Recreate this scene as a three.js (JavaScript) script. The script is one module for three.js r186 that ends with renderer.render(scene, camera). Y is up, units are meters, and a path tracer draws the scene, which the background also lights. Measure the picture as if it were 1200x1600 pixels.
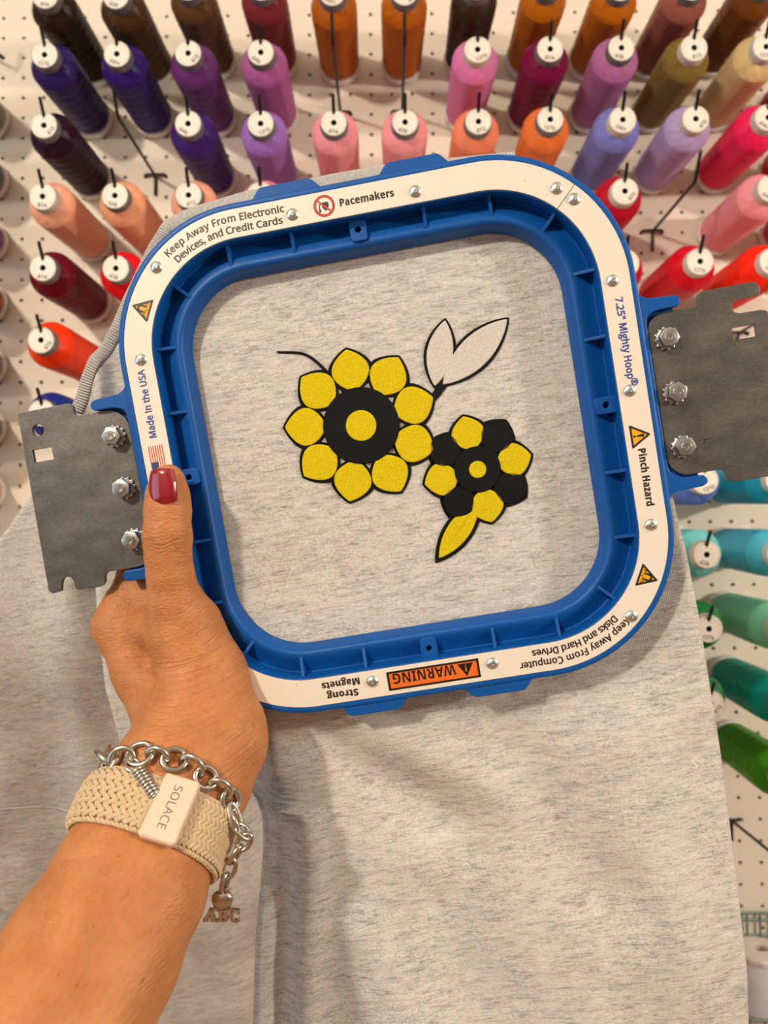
import * as THREE from 'three';
import { mergeGeometries, mergeVertices, toCreasedNormals } from 'three/addons/utils/BufferGeometryUtils.js';
import { RoundedBoxGeometry } from 'three/addons/geometries/RoundedBoxGeometry.js';
import { TextGeometry } from 'three/addons/geometries/TextGeometry.js';
import { FontLoader } from 'three/addons/loaders/FontLoader.js';

// ---------------------------------------------------------------- camera, sky, lights, exposure
const scene = new THREE.Scene();
const WALL_Y = 2.07;                                     // height of the pegboard hole that is (column 0, row 0)
const camera = new THREE.PerspectiveCamera(67.29, 1200 / 1600, 0.02, 20);
{
  const right = new THREE.Vector3(0.999956, -0.008661, -0.003684), up = new THREE.Vector3(0.008796, 0.999225, 0.038373);
  camera.matrixAutoUpdate = true;
  camera.quaternion.setFromRotationMatrix(new THREE.Matrix4().makeBasis(right, up, right.clone().cross(up)));
  camera.position.set(-0.06163, WALL_Y - 0.65564, 0.93272);
  camera.focus = 0.365;
  camera.userData.fStop = 11;
}
const renderer = new THREE.WebGLRenderer({ antialias: true });
renderer.toneMapping = THREE.LinearToneMapping;
renderer.toneMappingExposure = 0.95;
renderer.shadowMap.enabled = true;
scene.background = new THREE.Color(0.62, 0.8, 1.0);      // pale daylight outside the window
scene.backgroundIntensity = 2.2;
const KEY = { at: [-0.98, 2.25, 2.0], color: 0xffeed8, power: 7.7, r: 0.06 };
const SIDE = { at: [1.45, 1.8, 1.35], color: 0xfff0de, power: 5.2, r: 0.06 };

// ---------------------------------------------------------------- helpers
const MM = 0.001;
let seed = 7;
const rnd = () => { seed = (seed * 1664525 + 1013904223) >>> 0; return seed / 4294967296; };
const used = new Map();
function numbered(n) { const k = used.get(n) ?? -1; used.set(n, k + 1); return k < 0 ? n : `${n}_${String(k + 1).padStart(3, '0')}`; }
function tag(o, label, category, group, kind) {
  o.userData.label = label; o.userData.category = category;
  if (group) o.userData.group = group;
  if (kind) o.userData.kind = kind;
  return o;
}
function part(name, geos, mat, parent, label) {
  const g = Array.isArray(geos) ? (geos.length > 1 ? mergeGeometries(geos.map(clean)) : geos[0]) : geos;
  const m = new THREE.Mesh(g, mat); m.name = name; m.castShadow = m.receiveShadow = true;
  if (label) m.userData.label = label;
  parent.add(m); return m;
}
function clean(g) {
  const h = g.index ? g.toNonIndexed() : g.clone();
  for (const k of Object.keys(h.attributes)) if (!['position', 'normal', 'uv'].includes(k)) h.deleteAttribute(k);
  if (!h.attributes.uv) h.setAttribute('uv', new THREE.BufferAttribute(new Float32Array(h.attributes.position.count * 2), 2));
  if (!h.attributes.normal) h.computeVertexNormals();
  return h;
}
function struct(name, geos, mat) { const m = part(name, geos, mat, scene); m.userData.kind = 'structure'; return m; }
const box = (w, h, d, x, y, z) => new THREE.BoxGeometry(w, h, d).translate(x, y, z);
const V = (x, y, z = 0) => new THREE.Vector3(x, y, z);
const clamp = (x, a, b) => Math.min(b, Math.max(a, x));
const sstep = (a, b, x) => { const t = clamp((x - a) / (b - a), 0, 1); return t * t * (3 - 2 * t); };
const lerp = (a, b, t) => a + (b - a) * t;
function hash(x, y, s = 0) { let h = Math.imul(x | 0, 374761393) + Math.imul(y | 0, 668265263) + Math.imul(s | 0, 982451653); h = Math.imul(h ^ (h >>> 13), 1274126177); return ((h ^ (h >>> 16)) >>> 0) / 4294967296; }
function vnoise(x, y, p = 0, s = 0, q = p) {              // value noise, periods p and q cells (0: none)
  const xi = Math.floor(x), yi = Math.floor(y), fx = x - xi, fy = y - yi, u = fx * fx * (3 - 2 * fx), v = fy * fy * (3 - 2 * fy);
  const m = (a) => (p ? ((a % p) + p) % p : a), n = (a) => (q ? ((a % q) + q) % q : a);
  return lerp(lerp(hash(m(xi), n(yi), s), hash(m(xi + 1), n(yi), s), u), lerp(hash(m(xi), n(yi + 1), s), hash(m(xi + 1), n(yi + 1), s), u), v);
}
function pixels(w, h, f, srgb, repeat = true) {           // f(x, y) -> [r, g, b] in 0..255 or one grey value
  const d = new Uint8Array(w * h * 4);
  for (let y = 0; y < h; y++) for (let x = 0; x < w; x++) {
    const c = f(x, y), i = (y * w + x) * 4;
    if (c.length) { d[i] = clamp(c[0], 0, 255); d[i + 1] = clamp(c[1], 0, 255); d[i + 2] = clamp(c[2], 0, 255); } else d[i] = d[i + 1] = d[i + 2] = clamp(c, 0, 255);
    d[i + 3] = 255;
  }
  const t = new THREE.DataTexture(d, w, h); t.magFilter = THREE.LinearFilter; t.minFilter = THREE.LinearMipmapLinearFilter; t.generateMipmaps = true;
  if (repeat) t.wrapS = t.wrapT = THREE.RepeatWrapping;
  if (srgb) t.colorSpace = THREE.SRGBColorSpace;
  t.needsUpdate = true; return t;
}
function canvasTexture(w, h, draw, srgb = true, repeat = false) {
  const c = document.createElement('canvas'); c.width = w; c.height = h;
  draw(c.getContext('2d'), w, h);
  const t = new THREE.CanvasTexture(c); if (srgb) t.colorSpace = THREE.SRGBColorSpace;
  if (repeat) t.wrapS = t.wrapT = THREE.RepeatWrapping;
  t.anisotropy = 8; return t;
}
const std = (o) => new THREE.MeshStandardMaterial(o), phys = (o) => new THREE.MeshPhysicalMaterial(o);

// The hoop is held tilted in front of the board: its own frame (x along the hoop, y up it, z towards the holder, millimetres)
// is shared by what is clamped in it and by the hand on it.
const HOOP_AT = V(-0.0581, WALL_Y - 0.60842, 0.57126);
const HOOP_TURN = new THREE.Quaternion().setFromRotationMatrix(new THREE.Matrix4().set(
  0.9861, -0.15922, -0.04749, 0, 0.15411, 0.98331, -0.09673, 0, 0.0621, 0.08807, 0.99418, 0, 0, 0, 0, 1));
function held(name, label, category, origin = [0, 0, 0], group) {
  const o = new THREE.Group(); o.name = numbered(name); o.userData.origin = undefined; delete o.userData.origin;
  o.quaternion.copy(HOOP_TURN);
  o.position.copy(V(...origin).multiplyScalar(MM).applyQuaternion(HOOP_TURN).add(HOOP_AT));
  tag(o, label, category, group); scene.add(o); o._at = origin; return o;
}
const near = (o, g) => g.translate(-o._at[0], -o._at[1], -o._at[2]).scale(MM, MM, MM);   // hoop millimetres -> the thing's own metres
function uvFlat(g, size, ox = 0, oy = 0) {                 // uv from the hoop's x, y in millimetres
  const p = g.attributes.position, uv = new Float32Array(p.count * 2);
  for (let i = 0; i < p.count; i++) { uv[2 * i] = (p.getX(i) - ox) / size; uv[2 * i + 1] = (p.getY(i) - oy) / size; }
  g.setAttribute('uv', new THREE.BufferAttribute(uv, 2)); return g;
}
function gridGeometry(nu, nv, f, closedU = false) {        // f(i, j) -> Vector3
  const pos = [], idx = [], uv = [];
  for (let j = 0; j <= nv; j++) for (let i = 0; i <= nu; i++) { const p = f(closedU ? i % nu : i, j); pos.push(p.x, p.y, p.z); uv.push(i / nu, j / nv); }
  for (let j = 0; j < nv; j++) for (let i = 0; i < nu; i++) { const a = j * (nu + 1) + i, b = a + 1, c = a + nu + 1, d = c + 1; idx.push(a, b, d, a, d, c); }
  const g = new THREE.BufferGeometry();
  g.setAttribute('position', new THREE.Float32BufferAttribute(pos, 3)); g.setAttribute('uv', new THREE.Float32BufferAttribute(uv, 2)); g.setIndex(idx); g.computeVertexNormals();
  if (closedU) { const n = g.attributes.normal; for (let j = 0; j <= nv; j++) { const a = j * (nu + 1), b = a + nu, v = V(n.getX(a) + n.getX(b), n.getY(a) + n.getY(b), n.getZ(a) + n.getZ(b)).normalize(); n.setXYZ(a, v.x, v.y, v.z); n.setXYZ(b, v.x, v.y, v.z); } }
  return g;
}
function tube(points, r, radial = 8, seg = 40, closed = false, tension = 0.5) {
  return new THREE.TubeGeometry(new THREE.CatmullRomCurve3(points.map((p) => V(...p)), closed, 'catmullrom', tension), seg, r, radial, closed);
}
function extrude(pts, z0, z1, bevel = 0, holes = []) {
  const s = pts instanceof THREE.Shape ? pts : new THREE.Shape(pts.map((p) => new THREE.Vector2(p[0], p[1])));
  for (const h of holes) s.holes.push(h);
  const g = new THREE.ExtrudeGeometry(s, { depth: z1 - z0 - 2 * bevel, bevelEnabled: bevel > 0, bevelThickness: bevel, bevelSize: bevel, bevelOffset: -bevel, bevelSegments: 2, curveSegments: 16 });
  return g.translate(0, 0, z0 + bevel);
}
function rounded(pts, radii) {                             // polygon with rounded corners -> Shape
  const n = pts.length, s = new THREE.Shape();
  for (let i = 0; i < n; i++) {
    const p = new THREE.Vector2(...pts[i]), a = new THREE.Vector2(...pts[(i + n - 1) % n]), b = new THREE.Vector2(...pts[(i + 1) % n]);
    const r = Array.isArray(radii) ? radii[i] : radii, da = a.clone().sub(p), db = b.clone().sub(p);
    const ra = Math.min(r, da.length() * 0.48), rb = Math.min(r, db.length() * 0.48), q = p.clone().add(da.setLength(ra)), t = p.clone().add(db.setLength(rb));
    if (i) s.lineTo(q.x, q.y); else s.moveTo(q.x, q.y);
    s.quadraticCurveTo(p.x, p.y, t.x, t.y);
  }
  s.closePath(); return s;
}
function hexPath(cx, cy, r, n = 6, a0 = 0) { const p = new THREE.Path(); for (let i = 0; i <= n; i++) { const a = a0 - i / n * Math.PI * 2; const x = cx + r * Math.cos(a), y = cy + r * Math.sin(a); if (i) p.lineTo(x, y); else p.moveTo(x, y); } return p; }

// ---------------------------------------------------------------- the room
{
  const paint = std({ color: 0x8d867d, roughness: 0.9 }), white = std({ color: 0xcfccc6, roughness: 0.9 });
  const wood = std({ roughness: 0.5, map: pixels(256, 256, (x, y) => { const b = Math.floor(y / 32), g = vnoise(x / 40 + b * 9, y / 3, 0, b) * 34 + hash(b, 3) * 26; return [120 + g, 84 + g * 0.8, 56 + g * 0.6]; }, true) });
  wood.map.repeat.set(4, 4);
  const X = 1.9, Z = 3.3, H = 2.5, T = 0.1;
  struct('floor', box(2 * X + 0.4, T, Z + 0.5, 0, -T / 2, Z / 2), wood);
  struct('ceiling', box(2 * X + 0.4, T, Z + 0.5, 0, H + T / 2, Z / 2), white);
  struct('wall_back', box(2 * X + 0.4, H, T, 0, H / 2, -0.026 - T / 2), paint);
  struct('wall_front', box(2 * X + 0.4, H, T, 0, H / 2, Z + T / 2), paint);
  struct('wall_right', box(T, H, Z + 0.13, X + T / 2, H / 2, Z / 2 - 0.04), paint);
  const z0 = 0.75, z1 = 2.15, y0 = 0.75, y1 = 1.95;
  struct('wall_left', [box(T, y0, Z + 0.13, -X - T / 2, y0 / 2, Z / 2 - 0.04), box(T, H - y1, Z + 0.13, -X - T / 2, (H + y1) / 2, Z / 2 - 0.04),
    box(T, y1 - y0, z0 + 0.02, -X - T / 2, (y0 + y1) / 2, z0 / 2 - 0.01), box(T, y1 - y0, Z - z1 + 0.02, -X - T / 2, (y0 + y1) / 2, (Z + z1) / 2)], paint);
  const w = new THREE.Group(); w.name = 'window_1'; w.userData.kind = 'structure'; scene.add(w); w.position.set(-X - T / 2, y0, (z0 + z1) / 2);
  const W = z1 - z0, HH = y1 - y0, f = 0.05;
  part('window_frame', [box(0.06, f, W, 0, f / 2, 0), box(0.06, f, W, 0, HH - f / 2, 0), box(0.06, HH, f, 0, HH / 2, W / 2 - f / 2), box(0.06, HH, f, 0, HH / 2, -W / 2 + f / 2), box(0.05, HH, f, 0, HH / 2, 0)], white, w);
  part('pane', box(0.004, HH - 0.06, W - 0.06, 0, HH / 2, 0), phys({ color: 0xffffff, transmission: 1, thickness: 0, roughness: 0, ior: 1.45 }), w);
}
function lamp(spec, label) {
  const g = new THREE.Group(); g.name = numbered('ceiling_lamp'); g.position.set(spec.at[0], spec.at[1], spec.at[2]); tag(g, label, 'lamp'); scene.add(g);
  const glow = std({ color: 0xffffff, emissive: spec.color, emissiveIntensity: 14, roughness: 0.4 });
  part('bulb', new THREE.SphereGeometry(spec.r, 32, 20), glow, g);
  const metal = std({ color: 0xb8b2a6, roughness: 0.35, metalness: 1 });
  const up = 2.5 - spec.at[1];
  part('fitting', [new THREE.CylinderGeometry(0.022, 0.03, 0.05, 24).translate(0, spec.r + 0.02, 0), new THREE.CylinderGeometry(0.006, 0.006, up - spec.r - 0.02, 12).translate(0, (up + spec.r + 0.02) / 2, 0), new THREE.CylinderGeometry(0.05, 0.06, 0.02, 32).translate(0, up - 0.01, 0)], metal, g);
  const l = new THREE.PointLight(spec.color, spec.power, 0, 2); l.castShadow = true; l.shadow.radius = spec.r / 0.02; l.shadow.mapSize.set(2048, 2048); l.name = 'bulb_light'; g.add(l);
}
lamp(KEY, 'round glass ceiling lamp glowing warm, behind the camera to the left');
lamp(SIDE, 'round glass hanging lamp glowing warm, low behind the camera to the right');

// ---------------------------------------------------------------- pegboard
const HOLE = 25.4;
const bx = (c) => c * HOLE * MM, by = (r) => WALL_Y - r * HOLE * MM;
{
  const c0 = -30, c1 = 24, r0 = -8, r1 = 53, pos = [], nor = [], uv = [], h = HOLE / 2, R = 2.4, N = 12, D = 5;
  const tri = (a, b, c, n) => { for (const p of [a, b, c]) { pos.push(p[0], p[1], p[2]); nor.push(...n(p)); uv.push(p[0] / 100, p[1] / 100); } };
  const ring = [], rim = [];
  for (let i = 0; i < N; i++) { const a = i / N * Math.PI * 2, c = Math.cos(a), s = Math.sin(a), k = h / Math.max(Math.abs(c), Math.abs(s)); ring.push([c * R, s * R]); rim.push([clamp(c * k, -h, h), clamp(s * k, -h, h)]); }
  const corner = [[h, h], [-h, h], [-h, -h], [h, -h]];
  for (let r = r0; r <= r1; r++) for (let c = c0; c <= c1; c++) {
    const X = c * HOLE, Y = -r * HOLE, P = (q, z) => [X + q[0], Y + q[1], z], F = () => [0, 0, 1];
    for (let i = 0; i < N; i++) {
      const j = (i + 1) % N, a = ring[i], b = ring[j], p = rim[i], q = rim[j];
      const cut = p[0] !== q[0] && p[1] !== q[1] ? corner.find((k) => (k[0] === p[0] || k[0] === q[0]) && (k[1] === p[1] || k[1] === q[1]) && k[0] * (p[0] + q[0]) > 0 && k[1] * (p[1] + q[1]) > 0) : null;
      tri(P(a, 0), P(p, 0), P(q, 0), F); tri(P(a, 0), P(q, 0), P(b, 0), F);
      if (cut) tri(P(p, 0), P(cut, 0), P(q, 0), F);
      const inn = (v) => { const x = v[0] - X, y = v[1] - Y, l = Math.hypot(x, y); return [-x / l, -y / l, 0]; };
      tri(P(a, 0), P(b, 0), P(b, -D), inn); tri(P(a, 0), P(b, -D), P(a, -D), inn);
    }
  }
  const g = new THREE.BufferGeometry();
  g.setAttribute('position', new THREE.Float32BufferAttribute(pos, 3)); g.setAttribute('normal', new THREE.Float32BufferAttribute(nor, 3)); g.setAttribute('uv', new THREE.Float32BufferAttribute(uv, 2));
  g.scale(MM, MM, MM);
  const board = new THREE.Group(); board.name = 'pegboard'; board.position.set(0, WALL_Y, 0); tag(board, 'cream white pegboard panel full of small round holes behind the threads', 'pegboard', undefined, 'structure'); delete board.userData.category; scene.add(board);
  const m = std({ color: 0xe9e0d2, roughness: 0.55, bumpMap: pixels(256, 256, (x, y) => 110 + 40 * vnoise(x / 6, y / 6, 42) + 40 * vnoise(x / 2, y / 2, 128, 5)), bumpScale: 0.0001 });
  part('panel', g, m, board);
  const w = (c1 - c0 + 1) * HOLE * MM, hh = (r1 - r0 + 1) * HOLE * MM, cx = (c0 + c1) / 2 * HOLE * MM, cy = -(r0 + r1) / 2 * HOLE * MM;
  part('batten', [box(w, 0.03, 0.02, cx, cy + hh / 2 - 0.015, -0.0155), box(w, 0.03, 0.02, cx, cy - hh / 2 + 0.015, -0.0155), box(0.03, hh, 0.02, cx - w / 2 + 0.015, cy, -0.0155), box(0.03, hh, 0.02, cx + w / 2 - 0.015, cy, -0.0155)], std({ color: 0x9a7b56, roughness: 0.8 }), board);
}

// ---------------------------------------------------------------- wire pegs
const BLACK_WIRE = std({ color: 0x0c0b0b, roughness: 0.32, metalness: 0.3 });
function makePeg() {
  const o = new THREE.Group(); o.name = numbered('wire_peg');
  const rod = new THREE.CurvePath();
  const path = new THREE.CatmullRomCurve3([V(0, -24, 3), V(0, -14, 2.6), V(0, -3, 3), V(0, 0, 8), V(0, 0, 30), V(0, 0, 90), V(0, 0, 131), V(0, 2.5, 136), V(0, 9, 140.5), V(0, 23, 149)], false, 'catmullrom', 0.2);
  part('prong', [new THREE.TubeGeometry(path, 60, 1.8, 8).scale(MM, MM, MM), new THREE.SphereGeometry(1.8 * MM, 8, 6).translate(0, 0.023, 0.149)], BLACK_WIRE, o);
  part('bracket', tube([[-12.7, 0, -6], [-12.7, 0.4, 2], [-11, 1.2, 4.4], [0, 1.4, 4.6], [11, 1.2, 4.4], [12.7, 0.4, 2], [12.7, 0, -6]], 1.5, 8, 40, false, 0.3).scale(MM, MM, MM), BLACK_WIRE, o);
  return o;
}
const peg0 = makePeg();
let pegUsed = false;
function peg(c, r, label, droop = 0, sway = 0, group = 'black wire pegs on the pegboard') {
  const o = pegUsed ? peg0.clone() : peg0; if (pegUsed) o.name = numbered('wire_peg'); pegUsed = true;
  o.position.set(bx(c), by(r), 0); o.rotation.set(droop, sway, 0); o.userData = {}; tag(o, label, 'peg', group); scene.add(o); return o;
}

// ---------------------------------------------------------------- thread spools
const WIND = pixels(512, 512, (x, y) => {                  // fine turns with soft crossing bands of the cone winding
  const u = x / 512, v = y / 512, t = Math.sin((v * 64 + 2.0 * Math.sin(u * 6.2832)) * 6.2832) * 26, b = Math.sin((v * 7 + u * 2) * 6.2832) * 0.5 + 0.5, k = Math.sin((v * 6 - u * 1) * 6.2832) * 0.5 + 0.5;
  return 128 + t + 40 * b * k + 34 * (vnoise(u * 6, v * 46, 0, 4) - 0.5);
});
const GREY_PLASTIC = std({ color: 0x6f6d70, roughness: 0.45 }), WHITE_PLASTIC = std({ color: 0xcfc8c0, roughness: 0.5 });
const CLEAR_PLASTIC = phys({ color: 0xf0ebe4, roughness: 0.35, transmission: 0.2, thickness: 0, ior: 1.45 });
const NUMBERS = ['.814.', '638', '.813.', '1276', '1001', '815', '.640.', '1310'];
const PRINTS = NUMBERS.map((n, k) => canvasTexture(256, 256, (g, w) => {
  g.fillStyle = '#ece6dc'; g.fillRect(0, 0, w, w); g.translate(w / 2, w / 2);
  g.strokeStyle = '#77706a'; g.lineWidth = 2; for (const r of [114, 62]) { g.beginPath(); g.arc(0, 0, r, 0, 7); g.stroke(); }
  g.lineWidth = 8; g.setLineDash([7, 5, 3, 6]); g.strokeStyle = '#a59d95'; g.beginPath(); g.arc(0, 0, 97, 0.4 + k, 3.9 + k); g.stroke(); g.setLineDash([]);
  g.rotate([0.1, 0.3, -0.25, 0.15, 0.35, -0.9, 0.6, -0.4][k]); g.fillStyle = '#17130f'; g.font = 'bold 54px sans-serif'; g.textAlign = 'center'; g.textBaseline = 'middle'; g.fillText(n, 4, 86);
}));
const LABELS = PRINTS.map((t) => std({ map: t, roughness: 0.55 }));
const lathe = (pts, seg = 40) => new THREE.LatheGeometry(pts.map((p) => new THREE.Vector2(p[0], p[1])), seg).rotateX(Math.PI / 2).scale(MM, MM, MM);
const THREAD = (() => { const p = []; p.push([17, 9]); for (let i = 0; i <= 72; i++) { const t = i / 72; p.push([23.2 + 1.8 * t + 0.42 * Math.sin(t * 44) + 0.16 * Math.sin(t * 117), 10 + 98 * t]); } p.push([25.1, 109.5], [24.5, 111.5], [23.2, 113.4], [15.6, 124], [13.8, 125]); return toCreasedNormals(lathe(p), 0.6); })();
const CAP = lathe([[14.0, 122.5], [14.9, 123.6], [14.9, 127.5], [14.3, 128], [14.3, 132.8], [14.0, 133.5], [13.3, 133.7]]);
const CORE = lathe([[3.1, 134.0], [3.1, 128], [9, 120], [9, 4], [9, 0.5]]);
const BASE = toCreasedNormals(lathe([[9, 0.4], [24.6, 0.2], [25.2, 1], [25.2, 6.4], [24.4, 7.4], [22, 8], [16, 9.4]]), 0.6);
const DISC = (() => { const g = new THREE.RingGeometry(3.1, 13.4, 40, 1).translate(0, 0, 133.9); uvFlat(g, 26.8, -13.4, -13.4); return g.scale(MM, MM, MM); })();
let spoolCount = 0;
function spool(c, r, hex, name, where, white = false) {
  const o = new THREE.Group(); o.name = numbered('thread_spool');
  const k = spoolCount++;
  o.position.set(bx(c), by(r) - 6 * MM, 7 * MM); o.rotation.set(0.042 + (rnd() - 0.5) * 0.012, (rnd() - 0.5) * 0.012, rnd() * 6.28, 'XYZ');
  tag(o, `${name} thread cone, ${where}`, 'thread spool', 'thread cones on the pegboard'); scene.add(o);
  const mat = phys({ color: hex, roughness: 0.36, bumpMap: WIND, bumpScale: 0.0014, anisotropy: 0.5, anisotropyRotation: Math.PI / 2, specularIntensity: 0.35 });
  part('thread', THREAD, mat, o); part('rim', CAP, white ? WHITE_PLASTIC : GREY_PLASTIC, o); part('label_disc', DISC, LABELS[k % LABELS.length], o);
  part('core', CORE, GREY_PLASTIC, o); part('base_flange', BASE, CLEAR_PLASTIC, o);
  o.children[2].rotation.z = -o.rotation.z;
  peg(c, r, `black wire peg through the ${name} thread cone`, 0.075, o.rotation.y);
  return o;
}
const SPOOLS = [
  [-16.5, 2.5, 0x2c190c, 'dark chocolate brown', 'first whole cone from the left in the top row'], [-13.5, 2.5, 0x4c3019, 'walnut brown', 'second whole cone from the left in the top row'],
  [-10.5, 2.2, 0x5c3e22, 'bronze brown', 'third whole cone from the left in the top row'], [-7.5, 2.2, 0x7a2b30, 'dusty wine red', 'in the top row above the mauve pink cone'],
  [-4.5, 2.5, 0xb05c08, 'copper orange', 'left one of the top middle pair above bare pegs'], [-1.5, 2.5, 0xb3600c, 'amber orange', 'right one of the top middle pair above bare pegs'],
  [1.5, 2.3, 0x34200f, 'espresso brown', 'in the top row above the bubblegum pink cone'], [4.5, 2.3, 0xb5640e, 'glossy rust orange', 'in the top row above the burgundy cone'],
  [7.5, 2.4, 0xb8660a, 'deep pumpkin orange', 'in the top row above the orchid cone'], [10.5, 2.4, 0x96564a, 'rosy taupe', 'in the top row above the olive cone'], [13.5, 2.3, 0x6e3c10, 'golden brown', 'in the top right corner'],
  [-16.5, 5, 0x301c62, 'indigo purple', 'first whole cone from the left in the second row'], [-13.5, 5, 0x331a70, 'royal purple', 'second whole cone from the left in the second row'],
  [-10.5, 5, 0x6a3478, 'plum violet', 'third whole cone from the left in the second row'], [-7.5, 5, 0xac609e, 'mauve pink', 'fourth whole cone from the left in the second row'],
  [1.5, 5, 0xdc7cb6, 'bubblegum pink', 'right of the two tall bare pegs', 1], [4.5, 5, 0x760f42, 'burgundy', 'between the bubblegum pink and orchid cones'], [7.5, 5, 0xb46ea6, 'orchid', 'between the burgundy and olive cones'],
  [10.5, 5, 0x7e6a30, 'olive gold', 'left of the cream cone', 1], [13.5, 5, 0xd8c08a, 'pale cream', 'at the right edge below the golden brown cone', 1], [16.5, 5, 0xb81440, 'raspberry', 'cut off by the right edge beside the cream cone'],
  [-16.5, 8, 0x2a0c24, 'blackish plum', 'first whole cone from the left in the third row'], [-10.5, 8, 0x3e1e72, 'violet', 'right of the slanting bare peg'], [-7.5, 8, 0x9f74cc, 'lavender', 'right of the violet cone'],
  [-4.5, 8, 0xf59fac, 'rose pink', 'left one of two pink cones above the hoop'], [-1.5, 8, 0xf7a0aa, 'blush pink', 'right one of two pink cones above the hoop'], [1.5, 8, 0xf58c6a, 'salmon', 'above the top right corner of the hoop'],
  [4.5, 8, 0xea7a3c, 'tangerine orange', 'touching the outline of the top right hoop corner'], [7.5, 8, 0x7a80d0, 'periwinkle blue', 'above the crimson cone', 1], [10.5, 8, 0xb6a2d4, 'pale lilac', 'between the periwinkle and hot pink cones', 1],
  [13.5, 8, 0xf0205e, 'hot pink', 'at the right edge below the cream cone', 1], [16.5, 8, 0xd01238, 'cherry red', 'cut off by the right edge beside the hot pink cone'],
  [-16.5, 11, 0xf3b092, 'peach', 'first whole cone from the left in the fourth row', 1], [-13.5, 11, 0xf0aa84, 'apricot', 'left of the sweatshirt rib edge'], [-10.5, 11, 0xf2ad92, 'pale apricot', 'peeking over the left sweatshirt shoulder'],
  [-7.5, 11, 0xee88a0, 'carnation pink', 'peeking over the left hoop tab'], [-4.5, 11.4, 0xe8879a, 'dusky pink', 'mostly hidden behind the hoop between its tabs'], [7.5, 11, 0xb8142c, 'crimson', 'right of the top right hoop corner', 1], [13.5, 11, 0xf39aa6, 'shell pink', 'at the right edge below the hot pink cone', 1], [16.5, 11, 0xd02a78, 'magenta', 'cut off by the right edge beside the shell pink cone'],
  [-16.5, 14, 0x66081f, 'maroon', 'at the left below the peach cone'], [-13.5, 14, 0xe21420, 'scarlet', 'half behind the sweatshirt at the left'], [7.5, 14, 0xc8142a, 'ruby red', 'sliver beside the right hoop edge', 1], [10.5, 14, 0xd40f24, 'bright red', 'above the right steel plate', 1], [13.5, 14, 0xff2a10, 'orange red', 'at the right edge above the right steel plate', 1],
  [-16.5, 17, 0xf03a08, 'flame orange', 'at the left below the maroon cone'], [-16.5, 20, 0x1c2f86, 'navy blue', 'behind the left steel plate'],
  [10.5, 23, 0x5a78d0, 'cornflower blue', 'under the right bracket of the hoop', 1], [13.5, 23, 0x1a93b0, 'ocean teal', 'below the right steel plate', 1],
  [10.5, 26, 0x6fc9cc, 'light aqua', 'at the right edge of the sweatshirt', 1], [13.5, 26, 0x4ab4d0, 'sky turquoise', 'right of the light aqua cone', 1], [10.5, 29, 0x1f7a3c, 'grass green', 'half behind the right sweatshirt edge', 1], [13.5, 29, 0x7fd0b0, 'mint green', 'right of the grass green cone', 1],
  [10.5, 32, 0x2c7a4c, 'forest green', 'sliver behind the right sweatshirt edge'], [13.5, 32, 0x009a8c, 'jade teal', 'at the right edge below the mint cone'], [13.5, 35, 0x3f8f08, 'leaf green', 'lowest cone at the right edge', 1],
  [-21.5, 5, 0x8e8a86, 'stone grey', 'uppermost at the left edge'], [-21.5, 8, 0x6e6c6c, 'slate grey', 'second down at the left edge'], [-21.5, 11, 0x8d4f94, 'heather purple', 'third down at the left edge'], [-21.5, 14, 0xa85a1c, 'ginger brown', 'fourth down at the left edge'],
  [-21.5, 17, 0x8f8b88, 'ash grey', 'fifth down at the left edge'], [-21.5, 20, 0x7f7a78, 'pewter grey', 'sixth down at the left edge'], [-21.5, 23, 0xe09a14, 'mustard yellow', 'lowest at the left edge'],
];
for (const s of SPOOLS) spool(...s);
for (const [c, r, label] of [[-13.5, 8, 'bare black wire peg left of the violet cone'], [-4.5, 5, 'bare black wire peg above the rose pink cone'], [-1.5, 5, 'bare black wire peg above the blush pink cone'], [10.5, 11, 'bare black wire peg right of the crimson cone'],
  [14.5, 16, 'bare black wire peg seen through the window of the right plate'], [13.6, 39, 'bare black wire peg low at the right sweatshirt edge'], [-21.5, 2, 'bare black wire peg cut off by the upper left edge']]) peg(c, r, label, 0, 0, 'bare black wire pegs');
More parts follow.
